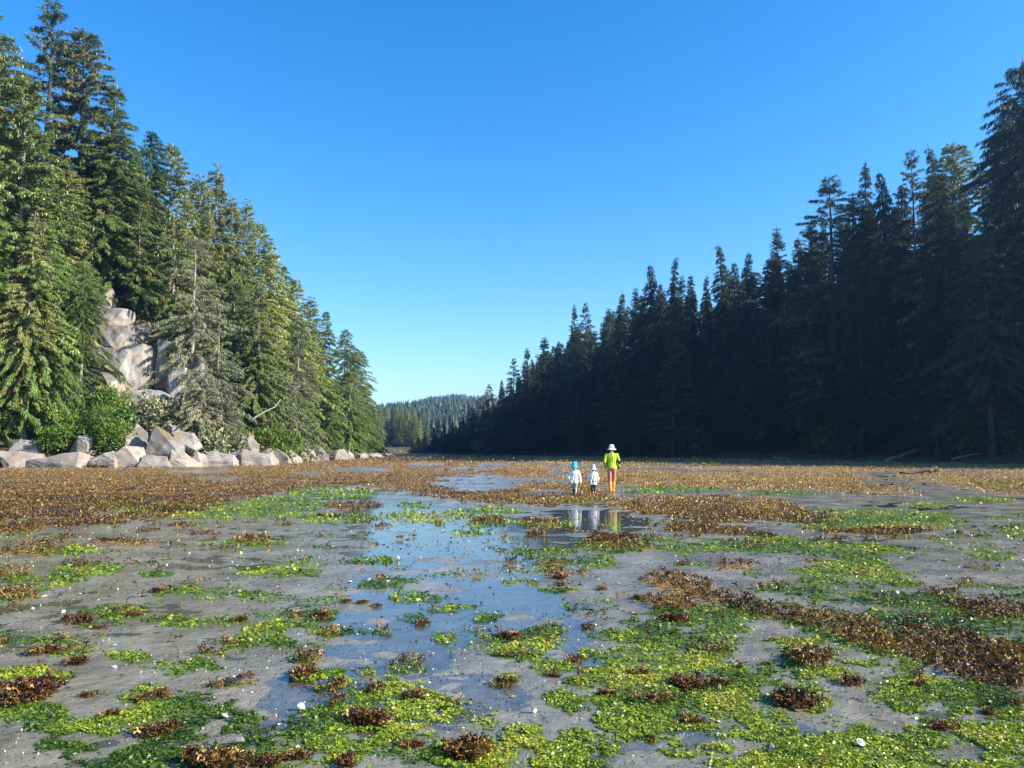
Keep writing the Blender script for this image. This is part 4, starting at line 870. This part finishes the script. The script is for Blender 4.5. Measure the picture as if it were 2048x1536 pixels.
CLUMPS = [(612, 1345, 30, 'tan-tipped rockweed clump on green weed at the left edge of the blue puddle'), (645, 1230, 26, 'dark rockweed clump on a green patch left of the blue puddle'),
 (690, 1205, 13, 'small dark rockweed tuft in the blue puddle, left of a pair'), (722, 1208, 14, 'small dark rockweed tuft in the blue puddle, right of a pair'), (752, 1212, 11, 'thin upright rockweed sprig standing in the blue puddle'),
 (848, 1246, 15, 'small reddish rockweed clump at the right end of a bright green tuft in the puddle'), (1018, 1272, 24, 'rockweed clump on the upper left tip of a green patch right of the puddle'),
 (1010, 1366, 26, 'dark curled rockweed clump on green weed at the right puddle edge'), (830, 1388, 24, 'rockweed clump with pale shells on the top of the front centre green patch'),
 (735, 1442, 42, 'wide orange-brown rockweed clump in the middle of the front centre green patch'), (825, 1492, 24, 'dark rockweed clump on bare mud near the bottom centre'),
 (935, 1508, 42, 'large brown rockweed clump near the bottom edge, right of centre'), (595, 1515, 26, 'brown rockweed clump at the bottom left of the centre green patch'),
 (325, 1462, 42, 'large golden-brown rockweed clump on green weed at the lower left'), (45, 1392, 52, 'large blackish rockweed heap at the left frame edge'), (150, 1328, 24, 'rockweed clump with grey shells on the left mud'),
 (90, 1306, 28, 'slanting rust rockweed clump on the left mud'), (165, 1242, 28, 'rust rockweed clump right below the bright white shell'), (270, 1230, 18, 'small rust rockweed clump on a green patch at the left'),
 (317, 1186, 14, 'lone black rockweed tuft on grey mud at the left'), (1174, 1255, 16, 'small rust rockweed tuft on the mud right of the puddle'), (1105, 1353, 15, 'dark rockweed tuft on mud left of the big green patch'),
 (1150, 1320, 18, 'orange rockweed tuft at the right tip of a green patch beside the puddle'), (1280, 1350, 20, 'dark rockweed clump on the upper left of the big front green patch'), (1215, 1390, 19, 'dark rockweed clump at the left rim of the big front green patch'),
 (1370, 1370, 32, 'orange rockweed clump in the middle of the big front green patch'), (1424, 1368, 22, 'blackish rockweed clump right beside the orange one on the big green patch'), (1380, 1442, 24, 'black spiky rockweed clump low on the big front green patch'),
 (1297, 1476, 15, 'upright rockweed sprig at the lower edge of the big green patch'), (1572, 1408, 42, 'orange rockweed clump right of the big front green patch'), (1620, 1320, 44, 'brown and orange rockweed clump on green weed below the wrack line'),
 (1692, 1366, 26, 'dark rockweed clump on mud below the wrack line'), (1840, 1373, 19, 'small rust rockweed clump below the right end of the wrack line'), (1975, 1426, 16, 'small brown rockweed tuft at the lower right'),
 (1890, 1455, 26, 'thin brown rockweed clump on green weed at the lower right'), (1345, 1240, 28, 'dark rockweed clump on the bright green patch under the wrack line start'), (1278, 1198, 17, 'dark rockweed tuft left of the wrack line start'),
 (1203, 1180, 13, 'small dark rockweed tuft on the grey mud right of the puddle'), (1122, 1157, 16, 'rockweed tuft on the strip of weed right of the puddle head'), (1122, 1172, 12, 'rust rockweed tuft at the foot of the weed strip right of the puddle'),
 (1265, 1350, 16, 'small purple-brown rockweed tuft on the big front green patch'), (280, 1402, 22, 'brown rockweed clump in the front left green patch'), (325, 1390, 22, 'orange rockweed clump in the front left green patch'),
 (220, 1434, 20, 'dark red rockweed clump on the mud at the lower left'), (173, 1393, 16, 'tan rockweed clump at the left of the front left green patch'), (440, 1528, 40, 'broad brown rockweed heap at the bottom edge, left of centre'),
 (540, 1525, 30, 'brown rockweed clump at the bottom edge beside the broad heap'), (690, 1530, 26, 'tan rockweed clump at the bottom edge under the centre green patch'), (200, 1256, 16, 'small tan rockweed clump under the left green patch'),
 (480, 1240, 16, 'rust rockweed tuft on a green patch left of the puddle'), (620, 1325, 0, ''), (1735, 1252, 0, '')]
crn = random.Random(44)
for (cu, cv, rp, lb) in CLUMPS:
    if rp == 0: continue
    P = gnd(cu, cv + rp * .12); zc = max(float(mud_h(np.array([P[0]]), np.array([P[1]]))[0]), 0)
    o = link('rockweed_clump', crn.choice(CL)); s = rp / F * P[1] * .95
    o.location = (P[0], P[1], zc - .01 * s); o.scale = (s, s, s * crn.uniform(.8, 1.15)); o.rotation_euler = (0, 0, crn.uniform(0, 6.28))
    tag(o, lb, 'seaweed clump', 'rockweed clumps on the flat')

# ------------------------------------------------------------------ shells, stones, sticks
M['shell'] = noise_mat('white_shell', [(.3, (.3, .27, .2)), (.6, (.56, .52, .43))], scale=30, rough=.45, bump=.4, bscale=60, dist=.003, spec=.5)
M['oyster'] = noise_mat('oyster_shell', [(.3, (.16, .14, .11)), (.5, (.42, .38, .28)), (.7, (.66, .6, .44))], scale=18, rough=.6, bump=.6, bscale=40, dist=.005)
M['mussel'] = noise_mat('mussel_shell', [(.3, (.012, .013, .022)), (.7, (.05, .055, .085))], scale=12, rough=.25, bump=.2, bscale=40, dist=.003, spec=.6)
def shell_mesh(kind, k):
    r = np.random.default_rng(300 + k); na, nr = 18, 6; V = []; 
    for i in range(nr + 1):
        f = i / nr
        for j in range(na):
            a = 2 * math.pi * j / na
            if kind == 'clam': R = f * (.5 + .10 * math.cos(a)) * (1 + .03 * math.cos(9 * a)); h = .26 * (1 - f ** 2) + .012 * math.cos(22 * a) * f
            elif kind == 'oyster': R = f * (.45 + .2 * vnoise(2 + 1.3 * math.cos(a), 5 + 1.3 * math.sin(a), k)); h = .2 * (1 - f ** 1.5) + .12 * (vnoise(4 * f, a * 2, k) - .5)
            else: R = f * (.5 if math.cos(a) < 0 else .5); h = .2 * (1 - f ** 2)
            sy = .5 if kind == 'mussel' else .85
            V.append((R * math.cos(a), R * math.sin(a) * sy * (1 + .35 * math.cos(a) * (kind == 'mussel')), h))
    I = np.arange((nr + 1) * na).reshape(nr + 1, na); q = np.stack([I[:-1], np.roll(I[:-1], -1, 1), np.roll(I[1:], -1, 1), I[1:]], -1)[:, :, ::-1].reshape(-1, 4)
    V = np.array(V); n = len(V); low = V.copy(); low[:, 2] = low[:, 2] * .82 - .03      # inner wall
    q2 = q[:, ::-1] + n; rim = np.stack([I[-1], np.roll(I[-1], -1), np.roll(I[-1], -1) + n, I[-1] + n], -1)
    me = mesh_np(kind + '_shell', np.concatenate([V, low]), np.concatenate([q, q2, rim]), mat=M[{'clam': 'shell'}.get(kind, kind)], smooth=True)
    return me
SH = {k: [shell_mesh(k, i) for i in range(4)] for k in ('clam', 'oyster', 'mussel')}
stones = [hull_mesh('stone', boulder_pts(random.Random(160 + k), 1, .5, .8), M['rock'], 160 + k) for k in range(3)]
def shell(kind, u, v, px, label, group=None, tilt=None, rn=crn):
    P = gnd(u, v); zc = max(float(mud_h(np.array([P[0]]), np.array([P[1]]))[0]), 0)
    gl = float(look(GR, np.array([P[0]]), np.array([P[1]]))[0]) * .02
    me = rn.choice(stones if kind == 'stone' else SH[kind]); o = link({'clam': 'clam_shell', 'oyster': 'oyster_shell', 'mussel': 'mussel_shell', 'stone': 'pebble'}[kind], me)
    s = px / F * P[1] * .64; o.scale = (s, s, s * rn.uniform(.8, 1.3)); tl = tilt or (rn.uniform(-.4, .4), rn.uniform(-.4, .4))
    o.rotation_euler = (tl[0], tl[1], rn.uniform(0, 6.28)); o.location = (P[0], P[1], zc + gl + s * (.05 + .45 * abs(math.sin(tl[0]))))
    tag(o, label, 'pebble' if kind == 'stone' else 'shell', group)
for a_ in [('clam', 1072, 1430, 20, 'white shell standing on edge on bare mud left of the big green patch', (1.35, .2)), ('clam', 1722, 1494, 30, 'bright white shell on green weed at the lower right', (.5, -.3)),
 ('clam', 125, 1228, 16, 'bright white shell on rust rockweed at the left', (.7, 0)), ('clam', 65, 1219, 12, 'flat white shell on bare mud near the left edge', None), ('oyster', 603, 1420, 22, 'yellowish shell on the edge of the front centre green patch', (1.0, .3)),
 ('oyster', 450, 1440, 26, 'pale oyster shell cluster on green weed at the lower left', (.6, .2)), ('oyster', 946, 1447, 18, 'knobbly whitish oyster on mud in the front centre', None), ('oyster', 968, 1258, 12, 'whitish oyster in the puddle under a weed tuft', None),
 ('clam', 380, 1330, 14, 'cream shell on the green patch left of the puddle', (.6, .3)), ('clam', 228, 1297, 16, 'grey-white shell on the left mud among dark weed', None), ('oyster', 805, 1390, 20, 'pale oyster beside the top clump of the centre green patch', (.5, 0)),
 ('clam', 855, 1398, 14, 'small pale shell right of the centre green patch oysters', None), ('clam', 1437, 1446, 14, 'thin white shell lying on the big green patch', None), ('oyster', 1195, 1432, 16, 'brownish white oyster at the left rim of the big green patch', None),
 ('clam', 1735, 1249, 15, 'bluish white shell standing in the wrack line', (1.2, .2)), ('oyster', 1432, 1189, 17, 'round yellowish oyster at the edge of the wrack line', (.5, 0)), ('oyster', 700, 1164, 16, 'dark and white oyster at the left end of the row in the puddle', None),
 ('oyster', 738, 1164, 16, 'dark and white oyster second in the row in the puddle', None), ('oyster', 775, 1168, 16, 'yellowish oyster on the green tuft in the puddle', None), ('oyster', 797, 1120, 12, 'cream oyster standing in the upper puddle', (.9, 0)),
 ('clam', 1047, 1066, 9, 'small white shell beside rockweed left of the two children reflections', (.8, 0)), ('stone', 1540, 1508, 30, 'black stone half under weed near the bottom right', None), ('mussel', 1600, 1350, 22, 'dark blue mussel shell on green weed right of the big patch', None),
 ('stone', 1820, 1430, 14, 'dark pebble on the mud at the lower right', None), ('oyster', 178, 1083, 14, 'white shell by the lower edge of the left brown bed', (.5, .2)), ('oyster', 88, 1195, 16, 'pale tan oyster cluster on mud near the left edge', None),
 ('oyster', 160, 1190, 12, 'whitish oyster on a weed tuft at the left', None), ('clam', 675, 1256, 18, 'cluster of cream shells on the green strip left of the puddle', None), ('oyster', 990, 1226, 14, 'cream oyster on the tip of a weed tuft in the puddle', None),
 ('mussel', 118, 1105, 16, 'blue-black mussel heap on the left mud below the brown bed', None), ('clam', 620, 1318, 15, 'pale shell on the weed beside the puddle edge', None), ('stone', 1710, 1400, 14, 'grey stone on the right mud', None),
 ('clam', 230, 1340, 15, 'white broken shell on the left mud', None), ('stone', 460, 1288, 20, 'smooth grey stone beside green weed at the left', None), ('stone', 480, 1490, 26, 'smooth grey stone on mud at the lower left', None)]:
    shell(*a_[:5], tilt=a_[5])
rs = random.Random(55); tiny = []
for k in range(170):
    uu = rs.uniform(0, 2048); vv = 1040 + 420 * rs.random() ** 1.8
    tiny.append((rs.choice(['oyster', 'oyster', 'clam', 'mussel']), uu, vv, rs.uniform(4, 7.5)))
tc_ = {}
for kd, uu, vv, sz in sorted(tiny, key=lambda t: t[1]):
    rowd = 'near' if vv > 1250 else ('middle' if vv > 1120 else 'far')
    c = tc_[(kd, rowd)] = tc_.get((kd, rowd), 0) + 1
    shell(kd, uu, vv, sz, f'{ {"oyster": "tiny tan oyster shell", "clam": "tiny pale shell", "mussel": "tiny dark mussel shell"}[kd]} on the {rowd} part of the flat, {ordinal(c)} from left', 'tiny shells strewn on the flat', rn=rs)
def stick(name, pts, rads, mat, label, cat, group=None, sides=7):
    pts = np.array(pts, float); base = pts[0].copy(); n = 9; t = np.linspace(0, 1, n); tk = np.linspace(0, 1, len(pts))
    P = np.stack([np.interp(t, tk, pts[:, c]) for c in range(3)], 1) - base; r = np.interp(t, np.linspace(0, 1, len(rads)), rads)
    rg = np.random.default_rng(len(label)); P[1:-1] += rg.normal(size=(n - 2, 3)) * r[1:-1, None] * .35
    V, Qd = tube(P, r * (1 + rg.normal(size=n) * .08), sides); V = list(V); c0, c1 = len(V), len(V) + 1; V += [P[0], P[-1]]
    Tt = [(c0, (k + 1) % sides, k) for k in range(sides)] + [(c1, (n - 1) * sides + k, (n - 1) * sides + (k + 1) % sides) for k in range(sides)]
    o = link(name, mesh_np(name, np.array(V), np.array(Qd), np.array(Tt), mat=M[mat], smooth=True)); o.location = base.tolist(); tag(o, label, cat, group); return o
a, b = gnd(88, 1422), gnd(112, 1438); stick('twig', [a + [0, 0, .02], b + [0, 0, .012]], [.006, .004], 'bark', 'thin dark twig on the mud at the lower left', 'twig')
def on_bank(u, v0, Y): X = (u - CX) / F * Y; return np.array([X, Y, float(z_right(X, Y)) if sdist(X, Y, RIGHT) > 0 else 0.0])
g_ = 'driftwood on the right beach'
stick('drift_log', [on_bank(1545, 0, 104) + [0, 0, .3], on_bank(1575, 0, 104.5) + [0, 0, .3]], [.22, .16], 'driftwood', 'short pale drift log on the shaded beach behind the adult', 'log', g_)
stick('drift_log', [on_bank(1768, 0, 88) + [0, 0, .2], on_bank(1862, 0, 97) + [0, 0, .5]], [.2, .12], 'driftwood', 'long pale drift log lying slanted on the shaded right beach', 'log', g_)
stick('drift_log', [on_bank(1800, 0, 93) + [0, 0, .3], on_bank(1872, 0, 101) + [0, 0, .5]], [.14, .08], 'driftwood', 'thin drift log just behind the long slanted one', 'log', g_)
stick('drift_log', [on_bank(1900, 0, 86) + [0, 0, .2], on_bank(2010, 0, 88) + [0, 0, .6]], [.14, .08], 'driftwood', 'dim grey log near the right frame edge under the trees', 'log', g_)
P = gnd(1850, 949)
stick('drift_log', [P + [-1.6, 0, .1], P + [0, .2, .22], P + [1.0, .3, .34]], [.07, .13, .2], 'wetlog', 'brown waterlogged stump lying at the sunlit edge of the right flat', 'log', g_)
br_ = at(500, 842, 84)
stick('fallen_branch', [br_, at(525, 826, 84.5), at(552, 812, 85), at(560, 800, 85.2)], [.1, .08, .06, .03], 'deadwood', 'pale bare fallen branch leaning from the left bank bushes', 'branch')
stick('fallen_branch', [at(60, 520, 75), at(95, 550, 73), at(105, 575, 72)], [.06, .05, .03], 'deadwood', 'pale dead branch hanging among the left trees', 'branch')

# ------------------------------------------------------------------ people
def loft(rings, sides=16):
    V = []; Qd = []; n = len(rings)
    C = np.array([r[0] for r in rings], float)
    for i, (c, rx, ry) in enumerate(rings):
        t = C[min(i + 1, n - 1)] - C[max(i - 1, 0)]; t = t / (np.linalg.norm(t) + 1e-9)
        ex = np.array([1.0, 0, 0]) if abs(t[0]) < .8 else np.array([0, 0, 1.0]); ey = np.cross(t, ex); ey /= np.linalg.norm(ey); ex = np.cross(ey, t)
        for k in range(sides):
            w = 2 * math.pi * k / sides; V.append(C[i] + ex * rx * math.cos(w) + ey * ry * math.sin(w))
    for i in range(n - 1):
        for k in range(sides): Qd.append((i * sides + k, i * sides + (k + 1) % sides, (i + 1) * sides + (k + 1) % sides, (i + 1) * sides + k))
    V += [C[0], C[-1]]; T = [(n * sides, (k + 1) % sides, k) for k in range(sides)] + [(n * sides + 1, (n - 1) * sides + k, (n - 1) * sides + (k + 1) % sides) for k in range(sides)]
    return np.array(V), np.array(Qd), np.array(T)
def capsule(a, b, ra, rb):
    a, b = np.array(a, float), np.array(b, float); d = (b - a) / (np.linalg.norm(b - a) + 1e-9)
    R = [(a - d * ra * .9, ra * .45, ra * .45), (a - d * ra * .5, ra * .85, ra * .85), (a, ra, ra), (a * .5 + b * .5, (ra + rb) / 2, (ra + rb) / 2), (b, rb, rb), (b + d * rb * .5, rb * .85, rb * .85), (b + d * rb * .9, rb * .45, rb * .45)]
    return loft(R, 12)
def blob(c, rx, ry, rz):
    return loft([(np.array(c) + [0, 0, rz * math.sin(t)], max(rx * math.cos(t), .002), max(ry * math.cos(t), .002)) for t in np.linspace(-1.5, 1.5, 11)], 16)
def fuse(name, shapes, mat, parent, vox, smooth=4, dec=1.0, fold=0.0):
    V, Qd, T, o = [], [], [], 0
    for v, q, t in shapes: V.append(v); Qd.append(q + o); T.append(t + o); o += len(v)
    ob = link(name, mesh_np(name, np.concatenate(V), np.concatenate(Qd), np.concatenate(T)))
    r = ob.modifiers.new('r', 'REMESH'); r.mode = 'VOXEL'; r.voxel_size = vox; r.use_smooth_shade = True
    if smooth: s = ob.modifiers.new('s', 'SMOOTH'); s.iterations = smooth; s.factor = .5
    if dec < 1: d = ob.modifiers.new('d', 'DECIMATE'); d.ratio = dec
    dg = bpy.context.evaluated_depsgraph_get(); me = bpy.data.meshes.new_from_object(ob.evaluated_get(dg)); me.name = name
    bpy.data.objects.remove(ob); me.materials.clear(); me.materials.append(mat)
    if fold:
        co = np.zeros(len(me.vertices) * 3, np.float32); me.vertices.foreach_get('co', co); co = co.reshape(-1, 3); no = np.array([v.normal[:] for v in me.vertices])
        an_ = np.arctan2(co[:, 1], co[:, 0]); w_ = fbm(an_ * 3.2 + co[:, 2] * 2.5, co[:, 2] * 5.0 + an_, len(name) + 7, 2) - .5
        co = co + no * ((w_ + .08) * fold)[:, None]; me.vertices.foreach_set('co', co.astype(np.float32).ravel()); me.update()
    for p in me.polygons: p.use_smooth = True
    return link(name, me, parent)
def hand(w, dirv, side, s):
    """palm, four fingers and a thumb hanging from wrist w"""
    w = np.array(w, float); d = np.array(dirv, float) / np.linalg.norm(dirv); f = np.array([0, 1.0, 0]); f = f - d * (f @ d); f /= np.linalg.norm(f); inn = np.cross(d, f)
    out = [loft([(w - d * .01 * s, .022 * s, .028 * s), (w + d * .04 * s, .016 * s, .042 * s), (w + d * .085 * s, .014 * s, .042 * s), (w + d * .1 * s, .01 * s, .036 * s)], 12)]
    for k, (o, l) in enumerate([(.03, .07), (.01, .08), (-.011, .074), (-.031, .058)]):
        b = w + d * .09 * s + f * o * s; m = b + d * l * .5 * s + inn * .006 * s * side; e = b + d * l * .92 * s + inn * .024 * s * side
        out += [capsule(b, m, .0095 * s, .0088 * s), capsule(m, e, .0088 * s, .0075 * s)]
    b = w + d * .03 * s + f * .03 * s; m = b + d * .035 * s + f * .03 * s; out += [capsule(b, m, .012 * s, .0105 * s), capsule(m, m + d * .035 * s + f * .008 * s, .0105 * s, .0085 * s)]
    return out
def lathe(name, prof, mat, parent, n=28, wob=0.0, seed=1, rx=1.0, ry=1.0):
    V = []
    for r, z in prof:
        for k in range(n):
            w = 2 * math.pi * k / n; e = wob * (r ** 2) * 30 * (math.sin(2 * w + seed) + .6 * math.sin(3 * w + 2 * seed)); V.append((r * rx * math.cos(w), r * ry * math.sin(w), z + e))
    I = np.arange(len(prof) * n).reshape(len(prof), n); q = np.stack([I[:-1], np.roll(I[:-1], -1, 1), np.roll(I[1:], -1, 1), I[1:]], -1).reshape(-1, 4)
    return link(name, mesh_np(name, np.array(V), q, mat=mat, smooth=True), parent)
SKIN = plain('skin', (.55, .32, .22), .5, var=.06); HAIRM = plain('hair', (.3, .16, .07), .5)
def person(u, v, hat_h, C, label, adult):
    P = gnd(u, v); z0 = max(float(mud_h(np.array([P[0]]), np.array([P[1]]))[0]), -.004)
    e = empty('person', (P[0], P[1], z0)); tag(e, label, 'person', 'people walking over the flat')
    H = hat_h - C.get('hat_up', .05); a = adult
    hh = .125 * H if a else .165 * H                     # head height
    hc = H - hh * .5; sh = H * (.815 if a else .765); hip = H * (.52 if a else .47); knee = H * (.285 if a else .255); ank = H * .05
    sw = H * (.112 if a else .105); hw = H * .052; k = H / 1.7
    J = C['pose']; torso_y = 0
    shd = [np.array([s_ * sw, 0, sh]) for s_ in (-1, 1)]; elb = [np.array([J['elb'][i][0] * H, J['elb'][i][1] * H, J['elb'][i][2] * H]) for i in (0, 1)]; wri = [np.array(J['wri'][i]) * H for i in (0, 1)]
    hpj = [np.array([s_ * hw, 0, hip]) for s_ in (-1, 1)]; kn = [np.array([J['kn'][i][0] * H, J['kn'][i][1] * H, knee + J['kn'][i][2] * H]) for i in (0, 1)]; an = [np.array([J['an'][i][0] * H, J['an'][i][1] * H, ank + J['an'][i][2] * H]) for i in (0, 1)]
    # body, one surface
    S = [blob((0, 0, hc), hh * .37, hh * .44, hh * .5), blob((0, hh * .12, hc - hh * .28), hh * .27, hh * .3, hh * .24), capsule((0, -hh * .05, hc - hh * .3), (0, -.01 * k, sh - .01), hh * .23, hh * .27),
         capsule((0, hh * .42, hc + hh * .02), (0, hh * .5, hc - hh * .09), .012 * k, .017 * k)]
    for s_ in (-1, 1): S.append(blob((s_ * hh * .38, -.01, hc - hh * .02), hh * .05, hh * .09, hh * .13))
    S.append(loft([((0, 0, hip - .06 * k), hw * 1.5, .085 * k), ((0, 0, hip), sw * .95, .11 * k), ((0, 0, hip + (sh - hip) * .35), sw * .78, .095 * k), ((0, 0, hip + (sh - hip) * .75), sw * .98, .11 * k), ((0, 0, sh - .02 * k), sw * .98, .09 * k), ((0, 0, sh + .035 * k), sw * .45, .06 * k)]))
    th = .075 * k if a else .078 * k
    for i, s_ in ((0, -1), (1, 1)):
        S += [capsule(shd[i], elb[i], .05 * k, .04 * k), capsule(elb[i], wri[i], .039 * k, .026 * k)]; S += hand(wri[i], wri[i] - elb[i] + np.array([0, 0.0, -.1]), -s_, k if a else k * 1.1)
        S += [capsule(hpj[i], kn[i], th, .052 * k), capsule(kn[i], an[i], .052 * k, .036 * k), capsule(an[i] + [0, -.02 * k, -.02 * k], an[i] + [0, .14 * k, -.045 * k], .036 * k, .028 * k)]
    fuse('body', S, SKIN, e, .0068 * max(k, .75), 2, .4)
    for s_ in (-1, 1):
        o = link('eye', fuse_eye, e); o.location = (s_ * hh * .16, hh * .405, hc + hh * .02); o.scale = (hh,) * 3
    # shirt
    lo = C['hem'] * H; fl = C['flare']; fat = C['fat']
    T_ = [loft([((0, 0, lo), sw * fl, .115 * k * fl), ((0, 0, lo + .05 * k), sw * fl * .99, .118 * k * fl), ((0, 0, lo + (sh - lo) * .45), sw * (.9 if a else 1.02) * fat, .108 * k * fat), ((0, 0, lo + (sh - lo) * .8), sw * 1.06 * fat, .125 * k), ((0, 0, sh - .01 * k), sw * 1.02, .105 * k), ((0, 0, sh + .035 * k), sw * .62, .075 * k), ((0, 0, sh + .055 * k), hh * .33, hh * .33)], 24)]
    for i in (0, 1):
        el = elb[i] + (wri[i] - elb[i]) * .93
        T_ += [capsule(shd[i] + [0, 0, -.015 * k], elb[i], .064 * k * fat, .05 * k * fat), capsule(elb[i], el, .05 * k * fat, .036 * k * fat)]
    fuse('shirt', T_, C['shirt'], e, .014 * max(k, .7), 3, fold=.07 * k if not a else .028)
    if a:
        for i, s_ in ((0, -1), (1, 1)):
            fuse('side_panel', [loft([((s_ * sw * .9, .02, lo + .03), .03, .07), ((s_ * sw * .815, .02, lo + .2), .03, .068), ((s_ * sw * .86, .02, sh - .2), .03, .07), ((s_ * sw * .95, .01, sh - .1), .02, .04)])], C['trim'], e, .008, 2)
            w1 = elb[i] + (wri[i] - elb[i]) * .78; fuse('cuff', [capsule(w1, elb[i] + (wri[i] - elb[i]) * .96, .043 * k, .041 * k)], C['trim'], e, .007, 1)
            m1 = elb[i] + (shd[i] - elb[i]) * .1; fuse('sleeve_band', [capsule(m1, elb[i] + (wri[i] - elb[i]) * .06, .0545 * k, .054 * k)], C['trim'], e, .008, 1)
    # trousers
    T_ = [loft([((0, 0, hip - .075 * k), hw * 1.5, .09 * k), ((0, 0, hip - .01 * k), sw * .98, .125 * k), ((0, 0, hip + .1 * k), sw * .86, .108 * k), ((0, 0, hip + .13 * k), sw * .82, .1 * k)], 20)]
    for i in (0, 1): T_ += [capsule(hpj[i] + [0, -.01 * k, 0], kn[i], th * 1.16, .067 * k), capsule(kn[i], an[i] + (kn[i] - an[i]) * .3, .066 * k, .06 * k)]
    fuse('trousers', T_, C['trousers'], e, .013 * max(k, .7), 3, fold=.012 * k)
    for i in (0, 1):
        up = an[i] + (kn[i] - an[i]) * C['boot']
        b = [loft([(up + [0, 0, .005], .07 * k, .072 * k), (up, .071 * k, .073 * k), (an[i] + (kn[i] - an[i]) * .3, .06 * k, .064 * k), (an[i] + [0, -.01 * k, .01 * k], .048 * k, .056 * k), (an[i] + [0, -.01 * k, -.05 * k + .0], .047 * k, .056 * k)]),
             loft([(an[i] + [0, -.075 * k, -.035 * k], .03 * k, .034 * k), (an[i] + [0, -.05 * k, -.03 * k], .045 * k, .045 * k), (an[i] + [0, .06 * k, -.038 * k], .048 * k, .042 * k), (an[i] + [0, .14 * k, -.05 * k], .046 * k, .033 * k), (an[i] + [0, .185 * k, -.055 * k], .026 * k, .024 * k)])]
        fuse('boot', b, C['boots'], e, .007 * max(k, .75), 2)
    # hair and hat
    fuse('hair', [blob((0, -hh * .08, hc - hh * .03), hh * .41, hh * .42, hh * .46), capsule((0, -hh * .3, hc - hh * .2), (0, -hh * .3, hc - hh * C['hair']), hh * .27, hh * .22)], C['hairm'], e, .009, 2)
    r = hh * .44; top = hat_h - (hc + hh * .06)
    pr = [(.003, top), (r * .45, top * .985), (r * .8, top * .9), (r * .98, top * .6), (r * 1.04, top * .12), (r * 1.1, 0), (r * 1.45, -hh * .1 * C['brim']), (r * 1.75 * C['bw'], -hh * .2 * C['brim']), (r * 1.74 * C['bw'], -hh * .2 * C['brim'] - .006), (r * 1.4, -hh * .1 * C['brim'] - .008), (r * 1.02, -.012), (r * .95, top * .5)]
    h = lathe('hat', pr, C['hat'], e, wob=C.get('wob', .004)); h.location = (0, 0, hc + hh * .06)
    return e
ev = blob((0, 0, 0), .055, .04, .04); fuse_eye = mesh_np('eye', ev[0], ev[1], ev[2], mat=plain('eye_dark', (.04, .03, .025), .2), smooth=True)
def cloth(n, c, r=.8): return noise_mat(n, [(.3, np.array(c) * .85), (.7, np.minimum(np.array(c) * 1.1, 1))], scale=6, rough=r, bump=.5, bscale=9, dist=.03, spec=.2)
person(1224, 985.5, 1.76, dict(shirt=cloth('lime_shirt', (.36, .5, .025), .7), trim=cloth('black_trim', (.015, .016, .02)), trousers=cloth('salmon_trousers', (.44, .17, .115)), boots=plain('orange_boots', (.85, .26, .01), .35, .5), hat=cloth('white_hat', (.8, .8, .8)),
    hairm=HAIRM, hem=.515, flare=1.02, fat=1.0, boot=.72, hair=.32, brim=1.0, bw=1.05, wob=.006,
    pose=dict(elb=[(-.165, -.035, .645), (.165, -.03, .645)], wri=[(-.135, .04, .53), (.15, .02, .515)], kn=[(-.045, .01, 0), (.047, .05, 0)], an=[(-.036, -.06, .012), (.036, .08, 0)])),
    'adult walking away in lime long-sleeved top, salmon trousers, orange boots and white hat', True)
kid_pose1 = dict(elb=[(-.165, -.02, .575), (.165, 0, .575)], wri=[(-.18, .03, .42), (.195, .03, .42)], kn=[(-.03, .05, .01), (.035, .0, 0)], an=[(-.012, .06, 0), (.02, -.1, .03)])
person(1149, 993.5, 1.17, dict(shirt=cloth('white_shirt', (.8, .78, .82)), trim=None, trousers=cloth('grey_leggings', (.3, .3, .32)), boots=plain('slate_boots', (.05, .06, .07), .3, .5), hat=cloth('teal_hat', (.01, .42, .6)),
    hairm=plain('auburn_hair', (.45, .22, .1), .5), hem=.40, flare=1.06, fat=.92, boot=.7, hair=.75, brim=2.1, bw=.86, wob=.002, pose=kid_pose1),
    'child in teal bucket hat, loose white top and grey leggings, left of the three walkers', False)
kid_pose2 = dict(elb=[(-.165, .03, .575), (.165, .03, .58)], wri=[(-.16, .1, .45), (.165, .1, .45)], kn=[(-.045, .02, 0), (.05, .01, 0)], an=[(-.045, .0, 0), (.055, -.05, .025)])
person(1187, 992, 1.05, dict(shirt=cloth('pale_shirt', (.76, .74, .8)), trim=None, trousers=cloth('navy_trousers', (.03, .035, .09)), boots=plain('black_boots', (.02, .02, .022), .3, .5), hat=cloth('pale_blue_hat', (.42, .55, .75)),
    hairm=HAIRM, hem=.37, flare=1.08, fat=.95, boot=.7, hair=.4, brim=1.5, bw=.88, wob=.002, pose=kid_pose2),
    'smallest child in pale blue hat, loose white top and navy trousers, between the other two', False)

# ------------------------------------------------------------------ haze
hm = bpy.data.materials.new('haze'); hm.use_nodes = True; nt = hm.node_tree; nt.nodes.clear()
pv = N(nt, 'ShaderNodeVolumePrincipled', Density=HAZE, Anisotropy=.6); pv.inputs['Color'].default_value = (.30, .58, 1.0, 1)
on = N(nt, 'ShaderNodeOutputMaterial'); nt.links.new(pv.outputs[0], on.inputs['Volume'])
bx0, bx1, by0, by1, bz0, bz1 = -2700, 2700, -80, 2700, -2.0, 190
hb = [(x, y, z) for z in (bz0, bz1) for y in (by0, by1) for x in (bx0, bx1)]
tag(link('haze', mesh_np('haze', hb, [(0, 2, 3, 1), (4, 5, 7, 6), (0, 1, 5, 4), (2, 6, 7, 3), (0, 4, 6, 2), (1, 3, 7, 5)], mat=hm)), kind='stuff')
